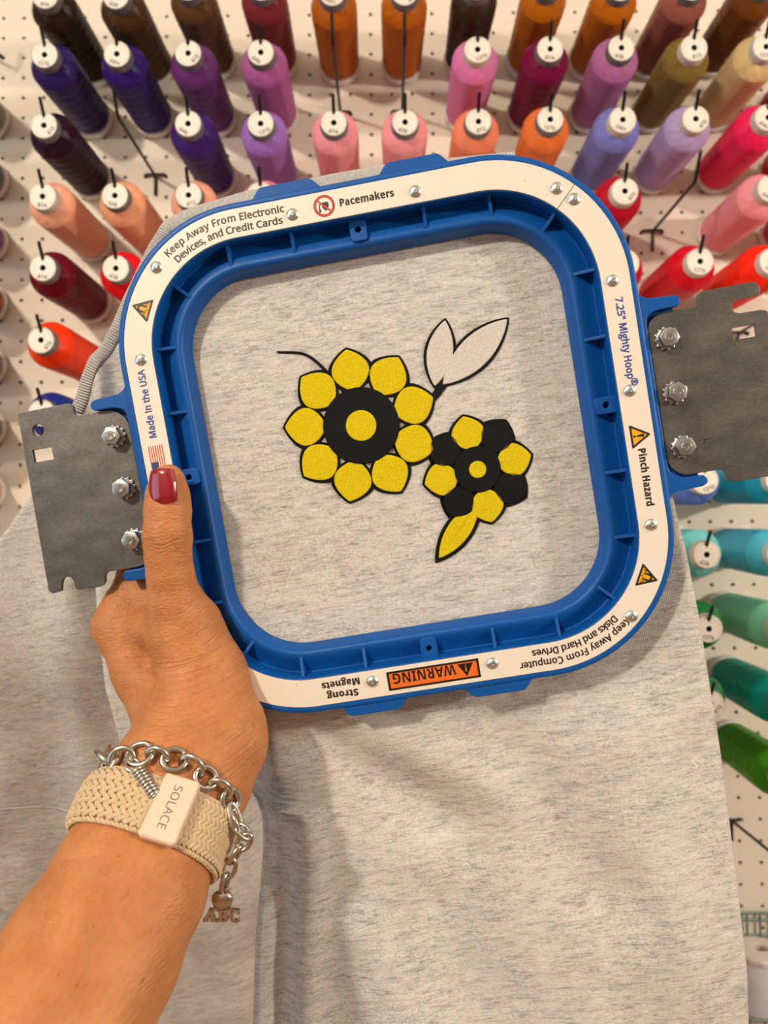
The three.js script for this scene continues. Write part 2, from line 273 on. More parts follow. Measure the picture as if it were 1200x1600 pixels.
// ---------------------------------------------------------------- wire basket with a large white spool, low at the right edge
{
  const G = std({ color: 0x7d8f88, roughness: 0.4, metalness: 0.5 }), o = new THREE.Group(); o.name = 'wire_basket'; o.position.set(0.375, WALL_Y - 1.15, 0); tag(o, 'grey green wire basket hung on the pegboard low at the right edge', 'basket'); scene.add(o);
  const r = 1.7, c = (a, b) => tube([a, b], r, 8, 1).scale(MM, MM, MM), W = 62, D = 104, T = 52, Bm = -36;
  for (let x = -W; x <= W; x += 15.5) part('wire', tube([[x, T, 5], [x, Bm, 5], [x, Bm - 1, 12], [x, Bm - 1, D], [x, Bm + 4, D + 4], [x, -8, D + 4]], r * 0.8, 8, 40, false, 0.1).scale(MM, MM, MM), G, o);
  for (const z of [30, 55, 80]) part('wire', c([-W, Bm - 1, z], [W, Bm - 1, z]), G, o);
  for (const y of [T, 44, 26]) part('wire', c([-W - 2, y, 4], [W + 2, y, 4]), G, o);
  part('rim_wire', tube([[-W, 44, 4], [-W - 1, -8, D + 4], [W + 1, -8, D + 4], [W, 44, 4]], r, 8, 60, false, 0.05).scale(MM, MM, MM), G, o);
  for (const x of [-25, 25]) part('hanger', tube([[x, T - 2, 4], [x, T + 12, 3], [x, T + 16, -6]], r, 8, 16).scale(MM, MM, MM), G, o);
  const s = new THREE.Group(); s.name = numbered('thread_spool'); s.position.set(0.352, WALL_Y - 1.1835, 0.052); tag(s, 'large white thread spool standing upright in the wire basket', 'thread spool'); scene.add(s);
  const up = (pts) => new THREE.LatheGeometry(pts.map((p) => new THREE.Vector2(...p)), 44).scale(MM, MM, MM);
  part('thread', up([[8, 6], [30, 6], [31, 10], [30.4, 40], [29, 56], [26, 62]]), phys({ color: 0xdad6da, roughness: 0.5, bumpMap: WIND, bumpScale: 0.0006 }), s);
  part('core', toCreasedNormals(up([[8, 62], [8, 69.5], [9, 70.5], [26, 69.5], [28.5, 67], [28.5, 63], [24, 61.5]]), 0.6), std({ color: 0xdcd3d0, roughness: 0.5 }), s);
  part('base_flange', toCreasedNormals(up([[8, 6], [8, 0.2], [31, 0.2], [32, 1.2], [32, 5], [30, 6]]), 0.6), std({ color: 0xdcd3d0, roughness: 0.5 }), s);
}

// ---------------------------------------------------------------- embroidery hoop (millimetres in the hoop's frame)
const HALF = 120, RAD = 63;                                // outer edge of the printed ring and its corner radius
function ringPath(off, n = 14, from = 0) {                 // points of the rounded square, clockwise from the middle of the top-right corner
  const c = HALF - RAD, r = RAD + off, pts = [];
  const corners = [[1, 1], [1, -1], [-1, -1], [-1, 1]];
  for (let k = 0; k < 4; k++) { const a0 = Math.PI / 2 - k * Math.PI / 2; for (let i = 0; i <= n; i++) { const a = a0 - i / n * Math.PI / 2; pts.push([corners[k][0] * c + r * Math.cos(a), corners[k][1] * c + r * Math.sin(a)]); } }
  const h = n / 2; return [...pts.slice(h), ...pts.slice(0, h)];
}
function sweepRing(profile, n = 14, closed = true) {       // profile: [half-size, z]
  const loops = profile.map(([hs, z]) => ringPath(hs - HALF, n).map((p) => V(p[0], p[1], z)));
  const m = loops[0].length;
  return gridGeometry(m, profile.length - 1, (i, j) => loops[j][i % m], true);
}
const BLUE = phys({ color: 0x04509e, roughness: 0.45, specularIntensity: 0.6, bumpMap: pixels(256, 256, (x, y) => 128 + 50 * (vnoise(x / 3, y / 3, 85) - 0.5) + 30 * (vnoise(x, y, 256, 3) - 0.5)), bumpScale: 0.00005 });
const HOOP = held('embroidery_hoop', 'blue rounded square magnetic embroidery hoop with white printed ring, held by the thumb', 'embroidery hoop');
{
  const H = HOOP, uvb = (g) => uvFlat(g, 20);
  const put = (name, geos, mat, parent = H, label) => part(name, (Array.isArray(geos) ? geos : [geos]).map((g) => near(H, uvb(clean(g)))), mat, parent, label);
  const prof = [[91.6, -16.5], [91.9, -15.6], [93.0, -10.4], [93.8, -8.4], [94.7, -7.5], [95.8, -7.3], [97.2, -7.7], [100, -9.2], [104.4, -12.2], [105.3, -12.4], [105.8, -11.9], [105.8, -1.1], [106.0, -0.5], [106.3, -0.35], [106.35, -1.2], [119.9, -1.2], [119.95, -0.35], [120.5, -0.25], [122.0, -0.3], [122.6, -0.8], [122.7, -1.6], [122.7, -15.6], [122, -16.4], [91.6, -16.5]];
  put('frame', toCreasedNormals(sweepRing(prof.slice().reverse(), 16), 0.7), BLUE);
  put('bottom_frame', toCreasedNormals(sweepRing([[92, -20.2], [92, -27], [122, -27], [122, -20.2], [92, -20.2]], 16), 0.6), BLUE);
  // ribs across the channel and the four screw bosses
  const ribSide = [[96.4, -7.5], [106, -4.6], [106, -12.6], [104.8, -12.6], [99.5, -9.1]];
  const ribGeo = (x, y, ang, off) => { const g = extrude(ribSide.map((p) => [p[0], p[1]]), -0.75, 0.75, 0.2); g.rotateX(Math.PI / 2).translate(0, 0, 0); if (off) g.translate(off, 0, 0); return g.rotateZ(ang).translate(x, y, 0); };
  for (let side = 0; side < 4; side++) { const a = side * Math.PI / 2, c = Math.cos(a), s = Math.sin(a); for (const t of [-63, -31.8, 31.8, 63]) put('rib', ribGeo(-s * t, c * t, a, 0), BLUE); }
  for (const [sx, sy] of [[1, 1], [-1, 1], [-1, -1], [1, -1]]) put('rib', ribGeo(sx * 57, sy * 57, Math.atan2(sy, sx), -57), BLUE);
  for (let side = 0; side < 4; side++) {
    const a = side * Math.PI / 2, hole = hexPath(101.6, 0, 1.45, 16);
    const bossTop = rounded([[96.2, -4], [106, -4], [106, 4], [96.2, 4]], [2.2, 0.1, 0.1, 2.2]); bossTop.holes.push(hole);
    put('screw_boss', extrude(bossTop, -12.6, -5.8, 0.35).rotateZ(a), BLUE);
  }
  // trapezoid tabs on the upper and lower edge
  for (const [sx, sy] of [[-1, 1], [1, 1], [-1, -1], [1, -1]]) {
    const s = rounded([[9, 119.5], [12.8, 121.4], [18, 127.6], [42.6, 127.6], [47.2, 121.8], [51.5, 119.5]].map(([x, y]) => [sx * x, sy * y]), [0.2, 4, 2.2, 2.2, 4, 0.2]);
    put('edge_tab', extrude(s, -5.5, -1.1, 0.5), BLUE);
  }
  // brackets: a C-shaped lip around each steel plate
  const bracket = (sx) => {
    const lip = rounded([[118, 55], [120.8, 51], [124.6, 45], [138.6, 44.2], [141, 42.9], [141, 40.2], [139.4, 38.9], [129.5, 38.9], [124.3, 36.5], [124.1, -36], [129.8, -39.8], [139.6, -39.8], [141, -41.2], [141, -43.8], [138.8, -45], [124.6, -45.4], [120.8, -51], [118, -55]].map(([x, y]) => [sx * x, y]), [0.2, 4, 4, 1.2, 1.2, 1.2, 0.8, 3.5, 4, 4, 3.5, 0.8, 1.2, 1.2, 1.2, 4, 4, 0.2]);
    const floor = rounded([[120, 42], [139, 42], [139, 30], [134, 24], [134, -24], [139, -30], [139, -43], [120, -43]].map(([x, y]) => [sx * x, y]), 2);
    put('bracket', [extrude(lip, -10, -1.0, 0.5), extrude(floor, -11, -6.3, 0.4)], BLUE);
  };
  bracket(-1); bracket(1);
  // steel plates with three star-washered nuts each
  const steelBump = pixels(512, 512, (x, y) => 128 + 60 * (vnoise(x / 64, y / 2, 256, 2) - 0.5) + 60 * (vnoise(x / 8, y, 512, 8) - 0.5));
  const steelTone = pixels(512, 512, (x, y) => { const n = vnoise(x / 64, y / 32, 8, 3), m = vnoise(x / 8, y / 4, 64, 4), s = hash(x >> 1, y >> 1, 9) > 0.9975 ? 46 : 0; const v = 112 + 20 * (n - 0.5) + 14 * (m - 0.5) + s; return [v, v * 0.985, v * 0.96]; }, true);
  const STEEL = std({ map: steelTone, metalness: 1, roughness: 0.5, bumpMap: steelBump, bumpScale: 0.00003 });
  STEEL.map.repeat.set(0.25, 0.25); STEEL.bumpMap.repeat.set(0.4, 0.4);
  const ZINC = std({ color: 0xc6c8c8, metalness: 1, roughness: 0.3 });
  const slotHoles = [];
  const left = rounded([[-178.8, 44.7], [-152.4, 45.2], [-150.8, 43.6], [-150.8, 39.4], [-149.4, 38.5], [-131.5, 38.5], [-125.2, 32.5], [-125.2, -33.5], [-131, -38.9], [-149.2, -39], [-150.8, -40.4], [-151.4, -44], [-154, -45.7], [-165.8, -45.4], [-166.9, -44], [-166.8, -40.6], [-168.6, -38], [-171.4, -38.2], [-173, -40.6], [-173.9, -44.6], [-178.8, -45.2], [-180.4, -43.2]], [1.4, 1.2, 0.5, 0.5, 0.8, 3.4, 3.6, 3.6, 3.4, 0.8, 0.6, 1, 1.2, 0.8, 0.6, 1.6, 1.6, 1.6, 1.6, 0.8, 1.4, 1]);
  left.holes.push(hexPath(-170.2, 35, 3.2, 28));
  const rect = (x0, y0, x1, y1) => { const p = new THREE.Path(); p.moveTo(x0, y0); p.lineTo(x0, y1); p.lineTo(x1, y1); p.lineTo(x1, y0); p.closePath(); return p; };
  left.holes.push(rect(-175.2, 19.6, -165, 26.1));
  const right = rounded([[125.2, 33], [130.5, 37.7], [148.8, 37.7], [149.9, 39], [150, 42.6], [151.8, 44.2], [176, 44.2], [178, 42.4], [178, 38.9], [176.8, 37.6], [167.2, 37.4], [164.4, 35.8], [164.4, 32.6], [167.2, 31.1], [177.3, 31], [180.2, 30], [180.2, -44.5], [178.8, -45.8], [153.4, -45.5], [151.2, -44.2], [150.4, -39.9], [148.6, -38.8], [131, -38.8], [125.2, -33.2]], [3.4, 3.4, 0.7, 0.5, 0.8, 1, 1.2, 1.2, 0.8, 0.8, 1.4, 1.6, 1.6, 1.4, 0.6, 0.8, 1.2, 1, 0.8, 0.6, 0.6, 0.8, 3.4, 3.4]);
  right.holes.push(rect(162.9, 19.2, 174, 25.3));
  for (const [sx, shape, label] of [[-1, left, 'grey steel plate with a round hole and a square hole'], [1, right, 'grey steel plate with an open slot and a square hole']]) {
    const plate = put('steel_plate', extrude(shape, -6, -4, 0.2), STEEL, H, label);
    if (sx > 0) { const m = new THREE.Mesh(near(H, mergeGeometries([clean(box(3.4, 0.3, 0.04, 144.6, -23.7, -3.99)), clean(box(0.3, 2.6, 0.04, 143.1, -24.9, -3.99))])), std({ color: 0x1c1a18, roughness: 0.8 })); m.name = 'scribed_mark'; plate.add(m); }
    for (const by_ of [25.4, 0, -25.4]) {
      const bx_ = sx * 132.7, hex = hexPath(0, 0, 4.75, 6, 0.35 + by_ * 0.02), s = new THREE.Shape(hex.getPoints());
      const nut = new THREE.Mesh(near(H, toCreasedNormals(clean(extrude(s, -2.9, 2.2, 0.55).translate(bx_, by_, 0)), 0.5)), ZINC); nut.name = 'hex_nut'; plate.add(nut);
      const ring = new THREE.Shape(); for (let i = 0; i <= 48; i++) { const a = i / 48 * Math.PI * 2, r = i % 4 < 2 ? 5.5 : 4.7; i ? ring.lineTo(r * Math.cos(a), r * Math.sin(a)) : ring.moveTo(r, 0); }
      const wash = new THREE.Mesh(near(H, clean(extrude(ring, -4, -2.9, 0.2).translate(bx_, by_, 0))), ZINC); wash.name = 'lock_washer'; plate.add(wash);
      const bolt = new THREE.Mesh(near(H, clean(toCreasedNormals(new THREE.LatheGeometry([[0, 2.2], [0.8, 2.25], [1.1, 2.9], [2.0, 2.9], [2.35, 2.5], [2.4, 1.0], [2.9, 1.9], [3.1, 2.0]].map((p) => new THREE.Vector2(...p)), 28).rotateX(Math.PI / 2), 0.4).translate(bx_, by_, 0.1))), ZINC); bolt.name = 'bolt_end'; plate.add(bolt);
      for (const m of [nut, wash, bolt]) m.castShadow = m.receiveShadow = true;
    }
  }
  // the printed white ring, cut at the upper right corner
  const K = 2048 / 250, cx = (x) => (x + 125) * K, cy = (y) => (125 - y) * K;
  const mid = 113.1, cc = HALF - RAD, rr = RAD + mid - HALF, arc = rr * Math.PI / 2, straight = 2 * cc;
  const at = (s) => {                                      // s = millimetres clockwise from the middle of the top side -> [x, y, turn]
    const L = 4 * (arc + straight); s = ((s % L) + L) % L + cc; let k = Math.floor(s / (arc + straight)), t = s - k * (arc + straight); k %= 4;
    let x, y, a; if (t <= straight) { x = t - cc; y = mid; a = 0; } else { a = (t - straight) / rr; x = cc + rr * Math.sin(a); y = cc + rr * Math.cos(a); }
    const q = k * Math.PI / 2, c = Math.cos(q), n = Math.sin(q); return [x * c + y * n, -x * n + y * c, a + q];
  };
  const sAt = (x, y) => { let best = 0, bd = 1e9; for (let s = 0; s < 4 * (arc + straight); s += 0.25) { const p = at(s), d = (p[0] - x) ** 2 + (p[1] - y) ** 2; if (d < bd) { bd = d; best = s; } } return best; };
  const print = canvasTexture(2048, 2048, (g) => {
    g.fillStyle = '#e0d9cd'; g.fillRect(0, 0, 2048, 2048);
    const text = (str, s0, off, size, color, font, width) => {     // along the ring, upright facing outward, centred at s0
      g.font = `${font} ${size * K}px sans-serif`; g.fillStyle = color; g.textAlign = 'center'; g.textBaseline = 'alphabetic';
      const ws = [...str].map((ch) => g.measureText(ch).width / K), tot = ws.reduce((a, b) => a + b, 0), sq = width ? width / tot : 1; let s = s0 - tot * sq / 2;
      [...str].forEach((ch, i) => { const [x, y, a] = at(s + ws[i] * sq / 2); s += ws[i] * sq; g.save(); g.translate(cx(x + off * Math.sin(a)), cy(y + off * Math.cos(a))); g.rotate(a); g.scale(sq, 1); g.fillText(ch, 0, 0); g.strokeStyle = color; g.lineWidth = (font === 'bold' ? 0.2 : 0.3) * K; g.lineJoin = 'round'; g.strokeText(ch, 0, 0); g.restore(); });
    };
    const frame = (s0, f, off = 0) => { const [x, y, a] = at(s0); g.save(); g.translate(cx(x + off * Math.sin(a)), cy(y + off * Math.cos(a))); g.rotate(a); g.scale(K, K); f(); g.restore(); };
    const INK = '#231d1b', NAVY = '#2f3f8c';
    const sKeep = sAt(-62, 110);
    text('Keep Away From Electronic', sKeep, 0.9, 4.5, INK, 'normal', 60); text('Devices, and Credit Cards', sKeep, -4.3, 4.5, INK, 'normal', 57);
    text('Pacemakers', sAt(6.6, 112.5), -1.6, 4.7, INK, 'bold', 26);
    frame(sAt(-13.5, 112.3), () => {                       // no-pacemaker roundel: a heart with its lead, struck through
      g.fillStyle = '#e0d9cd'; g.beginPath(); g.arc(0, 0, 4.6, 0, 7); g.fill();
      g.fillStyle = INK; g.beginPath(); g.moveTo(0.6, 2.4); g.bezierCurveTo(-2.0, 0.4, -1.4, -2.4, 0.4, -1.6); g.bezierCurveTo(2.2, -2.6, 3.2, 0.2, 0.6, 2.4); g.fill();
      g.strokeStyle = INK; g.lineWidth = 0.5; g.beginPath(); g.moveTo(-0.6, -1.2); g.lineTo(-2.2, -0.8); g.lineTo(-2.3, 2.2); g.stroke(); g.fillRect(-2.8, 1.4, 1, 1.3);
      g.strokeStyle = '#b8322a'; g.lineWidth = 1.05; g.beginPath(); g.arc(0, 0, 4.3, 0, 7); g.stroke(); g.lineWidth = 0.8; g.beginPath(); g.moveTo(-3, -3); g.lineTo(3, 3); g.stroke();
      g.strokeStyle = '#3a1512'; g.lineWidth = 0.22; g.beginPath(); g.arc(0, 0, 4.9, 0, 7); g.stroke();
    });
    text('7.25" Mighty Hoop', sAt(111, 28.5), -1.5, 4.6, NAVY, 'normal', 38); text('®', sAt(112.4, 8.2), 0.0, 4.2, NAVY, 'normal', 3.6);
    const tri = (s0, mark) => frame(s0, () => {
      g.lineJoin = 'round'; g.fillStyle = '#e0a51c'; g.strokeStyle = INK; g.lineWidth = 0.95; g.beginPath(); g.moveTo(0, -4.4); g.lineTo(4.9, 3.7); g.lineTo(-4.9, 3.7); g.closePath(); g.fill(); g.stroke(); g.fillStyle = INK; g.strokeStyle = INK;
      if (mark) { g.beginPath(); g.moveTo(-0.75, -2.1); g.lineTo(0.75, -2.1); g.lineTo(0.3, 1.3); g.lineTo(-0.3, 1.3); g.fill(); g.beginPath(); g.arc(0, 2.3, 0.55, 0, 7); g.fill(); }
      else { g.lineWidth = 0.95; g.beginPath(); g.moveTo(-1.4, 0.9); g.lineTo(-1.4, -0.5); g.arc(0, -0.5, 1.4, Math.PI, 0); g.lineTo(1.4, 0.9); g.stroke(); g.lineWidth = 0.35; for (const s of [-1, 1]) { g.strokeRect(s * 1.4 - 0.45, 1.2, 0.9, 0.8); g.beginPath(); g.moveTo(s * 2.4, 1); g.lineTo(s * 3.2, 2.6); g.stroke(); } g.fillRect(-0.3, 2.2, 0.6, 0.6); }
    });
    tri(sAt(-108, 82.7), false); tri(sAt(107.5, -83.3), false); tri(sAt(111.8, -16.9), true);
    text('Pinch Hazard', sAt(111.7, -36.3), -1.6, 4.7, INK, 'bold', 27.5);
    const sComp = sAt(69, -109.5);
    text('Keep Away From Computer', sComp, 0.9, 4.5, INK, 'normal', 56); text('Disks and Hard Drives', sComp - 1.5, -4.3, 4.5, INK, 'normal', 46);
    frame(sAt(0.2, -112.6), () => {
      g.fillStyle = '#17110f'; g.fillRect(-22.3, -4.6, 44.6, 9.2); g.fillStyle = '#dd6a24'; g.fillRect(-21.2, -3.6, 42.4, 7.2);
      g.fillStyle = '#17110f'; g.font = 'bold 7px sans-serif'; g.textAlign = 'center'; g.textBaseline = 'middle'; const w = g.measureText('WARNING').width; g.save(); g.translate(4.6, 0.3); g.scale(31 / w, 1); g.fillText('WARNING', 0, 0); g.restore();
      g.beginPath(); g.moveTo(-15.8, -3.1); g.lineTo(-12, 3.1); g.lineTo(-19.6, 3.1); g.fill(); g.fillStyle = '#dd6a24'; g.fillRect(-16.1, -1, 0.65, 2.2); g.fillRect(-16.1, 1.7, 0.65, 0.7);
    });
    text('Strong', sAt(-44.5, -113), 1.0, 4.5, INK, 'bold', 15.5); text('Magnets', sAt(-44.5, -113), -4.2, 4.5, INK, 'bold', 19);
    text('Made in the USA', sAt(-111.2, 37.3), -1.5, 4.6, NAVY, 'normal', 33);
    frame(sAt(-112.4, 11), () => {                         // flag: stripes along the ring, canton towards the thumb
      g.fillStyle = '#efe4d8'; g.fillRect(-6.5, -3.5, 13, 7); g.fillStyle = '#c8442f'; for (let i = 0; i < 7; i++) g.fillRect(-6.5, -3.5 + i * 1.077, 13, 0.54);
      g.fillStyle = '#39406e'; g.fillRect(-6.5, -3.5, 5.2, 3.8);
    });
    const specks = [[66, 104.5], [58, 104], [88, 99], [79.5, 107], [-66, -108], [-70, -104]]; g.fillStyle = 'rgba(60,45,35,0.7)'; for (const [x, y] of specks) { g.beginPath(); g.arc(cx(x), cy(y), 2, 0, 7); g.fill(); }
  });
  print.wrapS = print.wrapT = THREE.ClampToEdgeWrapping;
  const a45 = (off) => { const pts = ringPath(off, 24); const c = HALF - RAD, r = RAD + off, q = 0.16 / r; const s = [c + r * Math.cos(Math.PI / 4 - q), c + r * Math.sin(Math.PI / 4 - q)], e = [c + r * Math.cos(Math.PI / 4 + q), c + r * Math.sin(Math.PI / 4 + q)]; return [s, ...pts.slice(1), e]; };
  const rp = [[106.5, -1.3], [106.5, -0.15], [106.65, 0], [119.6, 0], [119.75, -0.15], [119.75, -1.3]], loops = rp.map(([h, z]) => a45(h - HALF).map((p) => V(p[0], p[1], z)));
  const ringGeo = toCreasedNormals(gridGeometry(loops[0].length - 1, rp.length - 1, (i, j) => loops[rp.length - 1 - j][i]), 0.6);
  part('label_ring', near(H, uvFlat(ringGeo, 250, -125, -125)), phys({ map: print, roughness: 0.38, clearcoat: 0.25, clearcoatRoughness: 0.3 }), H, 'white ring printed with warnings and a size mark');
  // round screw heads through the ring
  const head = toCreasedNormals(new THREE.LatheGeometry([[0, 0.75], [0.45, 0.8], [0.62, 1.42], [1.3, 1.3], [2.1, 0.95], [2.7, 0.45], [2.95, 0.1], [3.0, -0.6]].map((p) => new THREE.Vector2(...p)), 28).rotateX(Math.PI / 2), 0.5);
  const CHROME = std({ color: 0xdce6e6, metalness: 1, roughness: 0.28 });
  const nub = (q) => box(0.35, 2.0, 0.5, 0, 0, 1.2).rotateZ(q);
  const R1 = [[-28.8, 112.1], [29.3, 111.8], [-96.8, 99.9], [-112.2, 58.7]];
  const spots = [...R1, ...R1.map(([x, y]) => [-x, -y]), [93.2, 101.2], [100.1, 94.9], [111.7, 55.5], [111.8, 4.5]];
  const seen = []; for (const [x, y] of spots) { if (seen.some((p) => Math.hypot(p[0] - x, p[1] - y) < 6)) continue; seen.push([x, y]); put('screw_head', clean(head).translate(x, y, 0.05), CHROME); }
}

// ---------------------------------------------------------------- grey heather sweatshirt clamped in the hoop (hoop millimetres)
const curve = (pts) => (t) => { let i = 0; while (i < pts.length - 2 && (pts[i + 1][0] - t) * Math.sign(pts[1][0] - pts[0][0]) < 0) i++; const [a, b] = [pts[i], pts[i + 1]]; return lerp(a[1], b[1], clamp((t - a[0]) / (b[0] - a[0]), 0, 1)); };
const bodyLeft = curve([[134, -49], [133.4, -54], [131.8, -67], [129.6, -84], [125.5, -96], [115.9, -105], [104.7, -113.5], [93.4, -122], [78.9, -132], [67.8, -142], [59, -149], [50, -154], [44, -158], [30, -168], [0, -182], [-30, -187], [-54, -188], [-82, -191.5], [-112, -193.5], [-140, -191], [-158, -184], [-168, -150], [-178, -108], [-184, -104], [-196, -105], [-215, -108.2], [-247, -115], [-278, -121], [-310, -126], [-380, -138]]);
const bodyRight = curve([[134, 10], [133.3, 20], [131.6, 40], [130, 48], [128.2, 67], [126, 80], [121, 90], [112.6, 102], [90, 115], [63.4, 122.8], [56.6, 126.4], [48.4, 129], [18.8, 130], [-25, 129.5], [-57, 131], [-76, 132.8], [-108, 133.7], [-131, 134], [-178, 133.4], [-209, 131.9], [-240, 130.1], [-286, 127.2], [-307, 124.6], [-337, 120.5], [-380, 115]]);
const outside = (x, y) => { const q = 57, ax = Math.max(Math.abs(x) - q, 0), ay = Math.max(Math.abs(y) - q, 0); return Math.hypot(ax, ay) - 65.7; };
const groove = (x, y, ax, ay, bx_, by_, w) => { const dx = bx_ - ax, dy = by_ - ay, t = clamp(((x - ax) * dx + (y - ay) * dy) / (dx * dx + dy * dy), -0.15, 1.15), d = Math.hypot(x - ax - dx * t, y - ay - dy * t) / w; return Math.exp(-d * d) * (1 - sstep(0.85, 1.15, t)) * sstep(-0.15, 0.15, t); };
function bodyZ(x, y) {
  const m = sstep(2, 22, outside(x, y));
  const below = Math.max(0, -124 - y); let z = -18.3 + 0.085 * below * sstep(0, 40, below);
  if (y > 122) z -= 0.03 * (y - 122) ** 2;
  const wall = lerp(sstep(-124, -136, x), sstep(-86, -122, x), sstep(-85, -125, y));
  z -= 54 * wall * sstep(36, 0, y) * sstep(-240, -165, y) * sstep(1, 6, outside(x, y));
  const l = bodyLeft(y);
  let f = 0;
  if (y < -150) f += sstep(-150, -190, y) * (6 * Math.exp(-(((x - l - 30) / 9) ** 2)) - 4 * Math.exp(-(((x - l - 15) / 6) ** 2)));
  f -= 6 * groove(x, y, -72, -136, 4, -205, 15); f += 4 * groove(x, y, -40, -140, 36, -190, 13); f -= 4 * groove(x, y, 20, -150, 70, -250, 20); f += 4 * groove(x, y, -60, -230, -30, -320, 16); f -= 5 * groove(x, y, -20, -220, 10, -330, 22); f += 4 * groove(x, y, 90, -150, 100, -290, 18);
  f += 9 * (vnoise(x / 70, y / 90, 0, 21) - 0.5) + 2.5 * (vnoise(x / 24, y / 30, 0, 22) - 0.5);
  f += 4 * groove(x, y, -137, 66, -141, 40, 4) - 4 * groove(x, y, -131, 74, -134, 44, 5);
  return z + f * m;
}
const HEATHER = canvasTexture(2048, 2048, (g, W) => {      // undyed cotton with darker fibres lying along the courses, 240 mm
  const img = g.createImageData(W, W), d = img.data;
  for (let y = 0; y < W; y++) for (let x = 0; x < W; x++) {
    const a = vnoise(x / 128, y / 64, 16, 1, 32), p = vnoise(x / 32, y / 4, 64, 9, 512), b = vnoise(x / 8, y / 4, 256, 2, 512), e = vnoise(x / 64, y / 16, 32, 5, 128), c = hash(x, y, 3), f = hash(x >> 1, y, 7), k = vnoise(x / 4, y / 4, 512, 6);
    const dark = Math.max(0, p - 0.45) * (0.35 + e) * 52 + Math.max(0, b - 0.45) * (0.3 + a) * 48 + (e - 0.5) * 16 + (k - 0.5) * 16, v = 200 - dark * 1.1 + (c - 0.5) * 14 + (f - 0.5) * 14, i = (y * W + x) * 4;
    d[i] = v; d[i + 1] = v * 0.99; d[i + 2] = v * 0.97; d[i + 3] = 255;
  }
  g.putImageData(img, 0, 0);
  for (let i = 0; i < 16000; i++) {
    const x = rnd() * W, y = rnd() * W, l = 3 + rnd() * 13, s = (rnd() - 0.5) * 0.12; g.strokeStyle = `rgba(${rnd() < 0.75 ? '104,98,98' : '240,232,220'},${0.08 + rnd() * 0.2})`; g.lineWidth = 0.8 + rnd() * 1.1;
    for (const ox of [0, -W]) for (const oy of [0, -W]) if ((!ox || x + l > W) && (!oy || y > W - 8)) { g.beginPath(); g.moveTo(x + ox, y + oy); g.lineTo(x + ox + l, y + oy + l * s); g.stroke(); }
  }
}, true, true);
const KNIT = pixels(512, 512, (x, y) => 120 + 46 * Math.sin(x / 512 * 64 * 6.2832) * 0.5 + 34 * Math.sin((y / 512 * 40 + 0.25 * Math.sin(x / 512 * 64 * 6.2832)) * 6.2832) * 0.5 + 60 * (vnoise(x / 3, y / 3, 0, 6) - 0.5));
const FLEECE = phys({ map: HEATHER, roughness: 0.95, bumpMap: KNIT, bumpScale: 0.0003, sheen: 0.15, sheenRoughness: 0.6, sheenColor: 0xfff4e4 });
FLEECE.bumpMap.repeat.set(4, 4);
const SHIRT = held('sweatshirt', 'pale grey heather sweatshirt clamped flat in the blue hoop and hanging below it', 'sweatshirt', [0, -120, -18]);
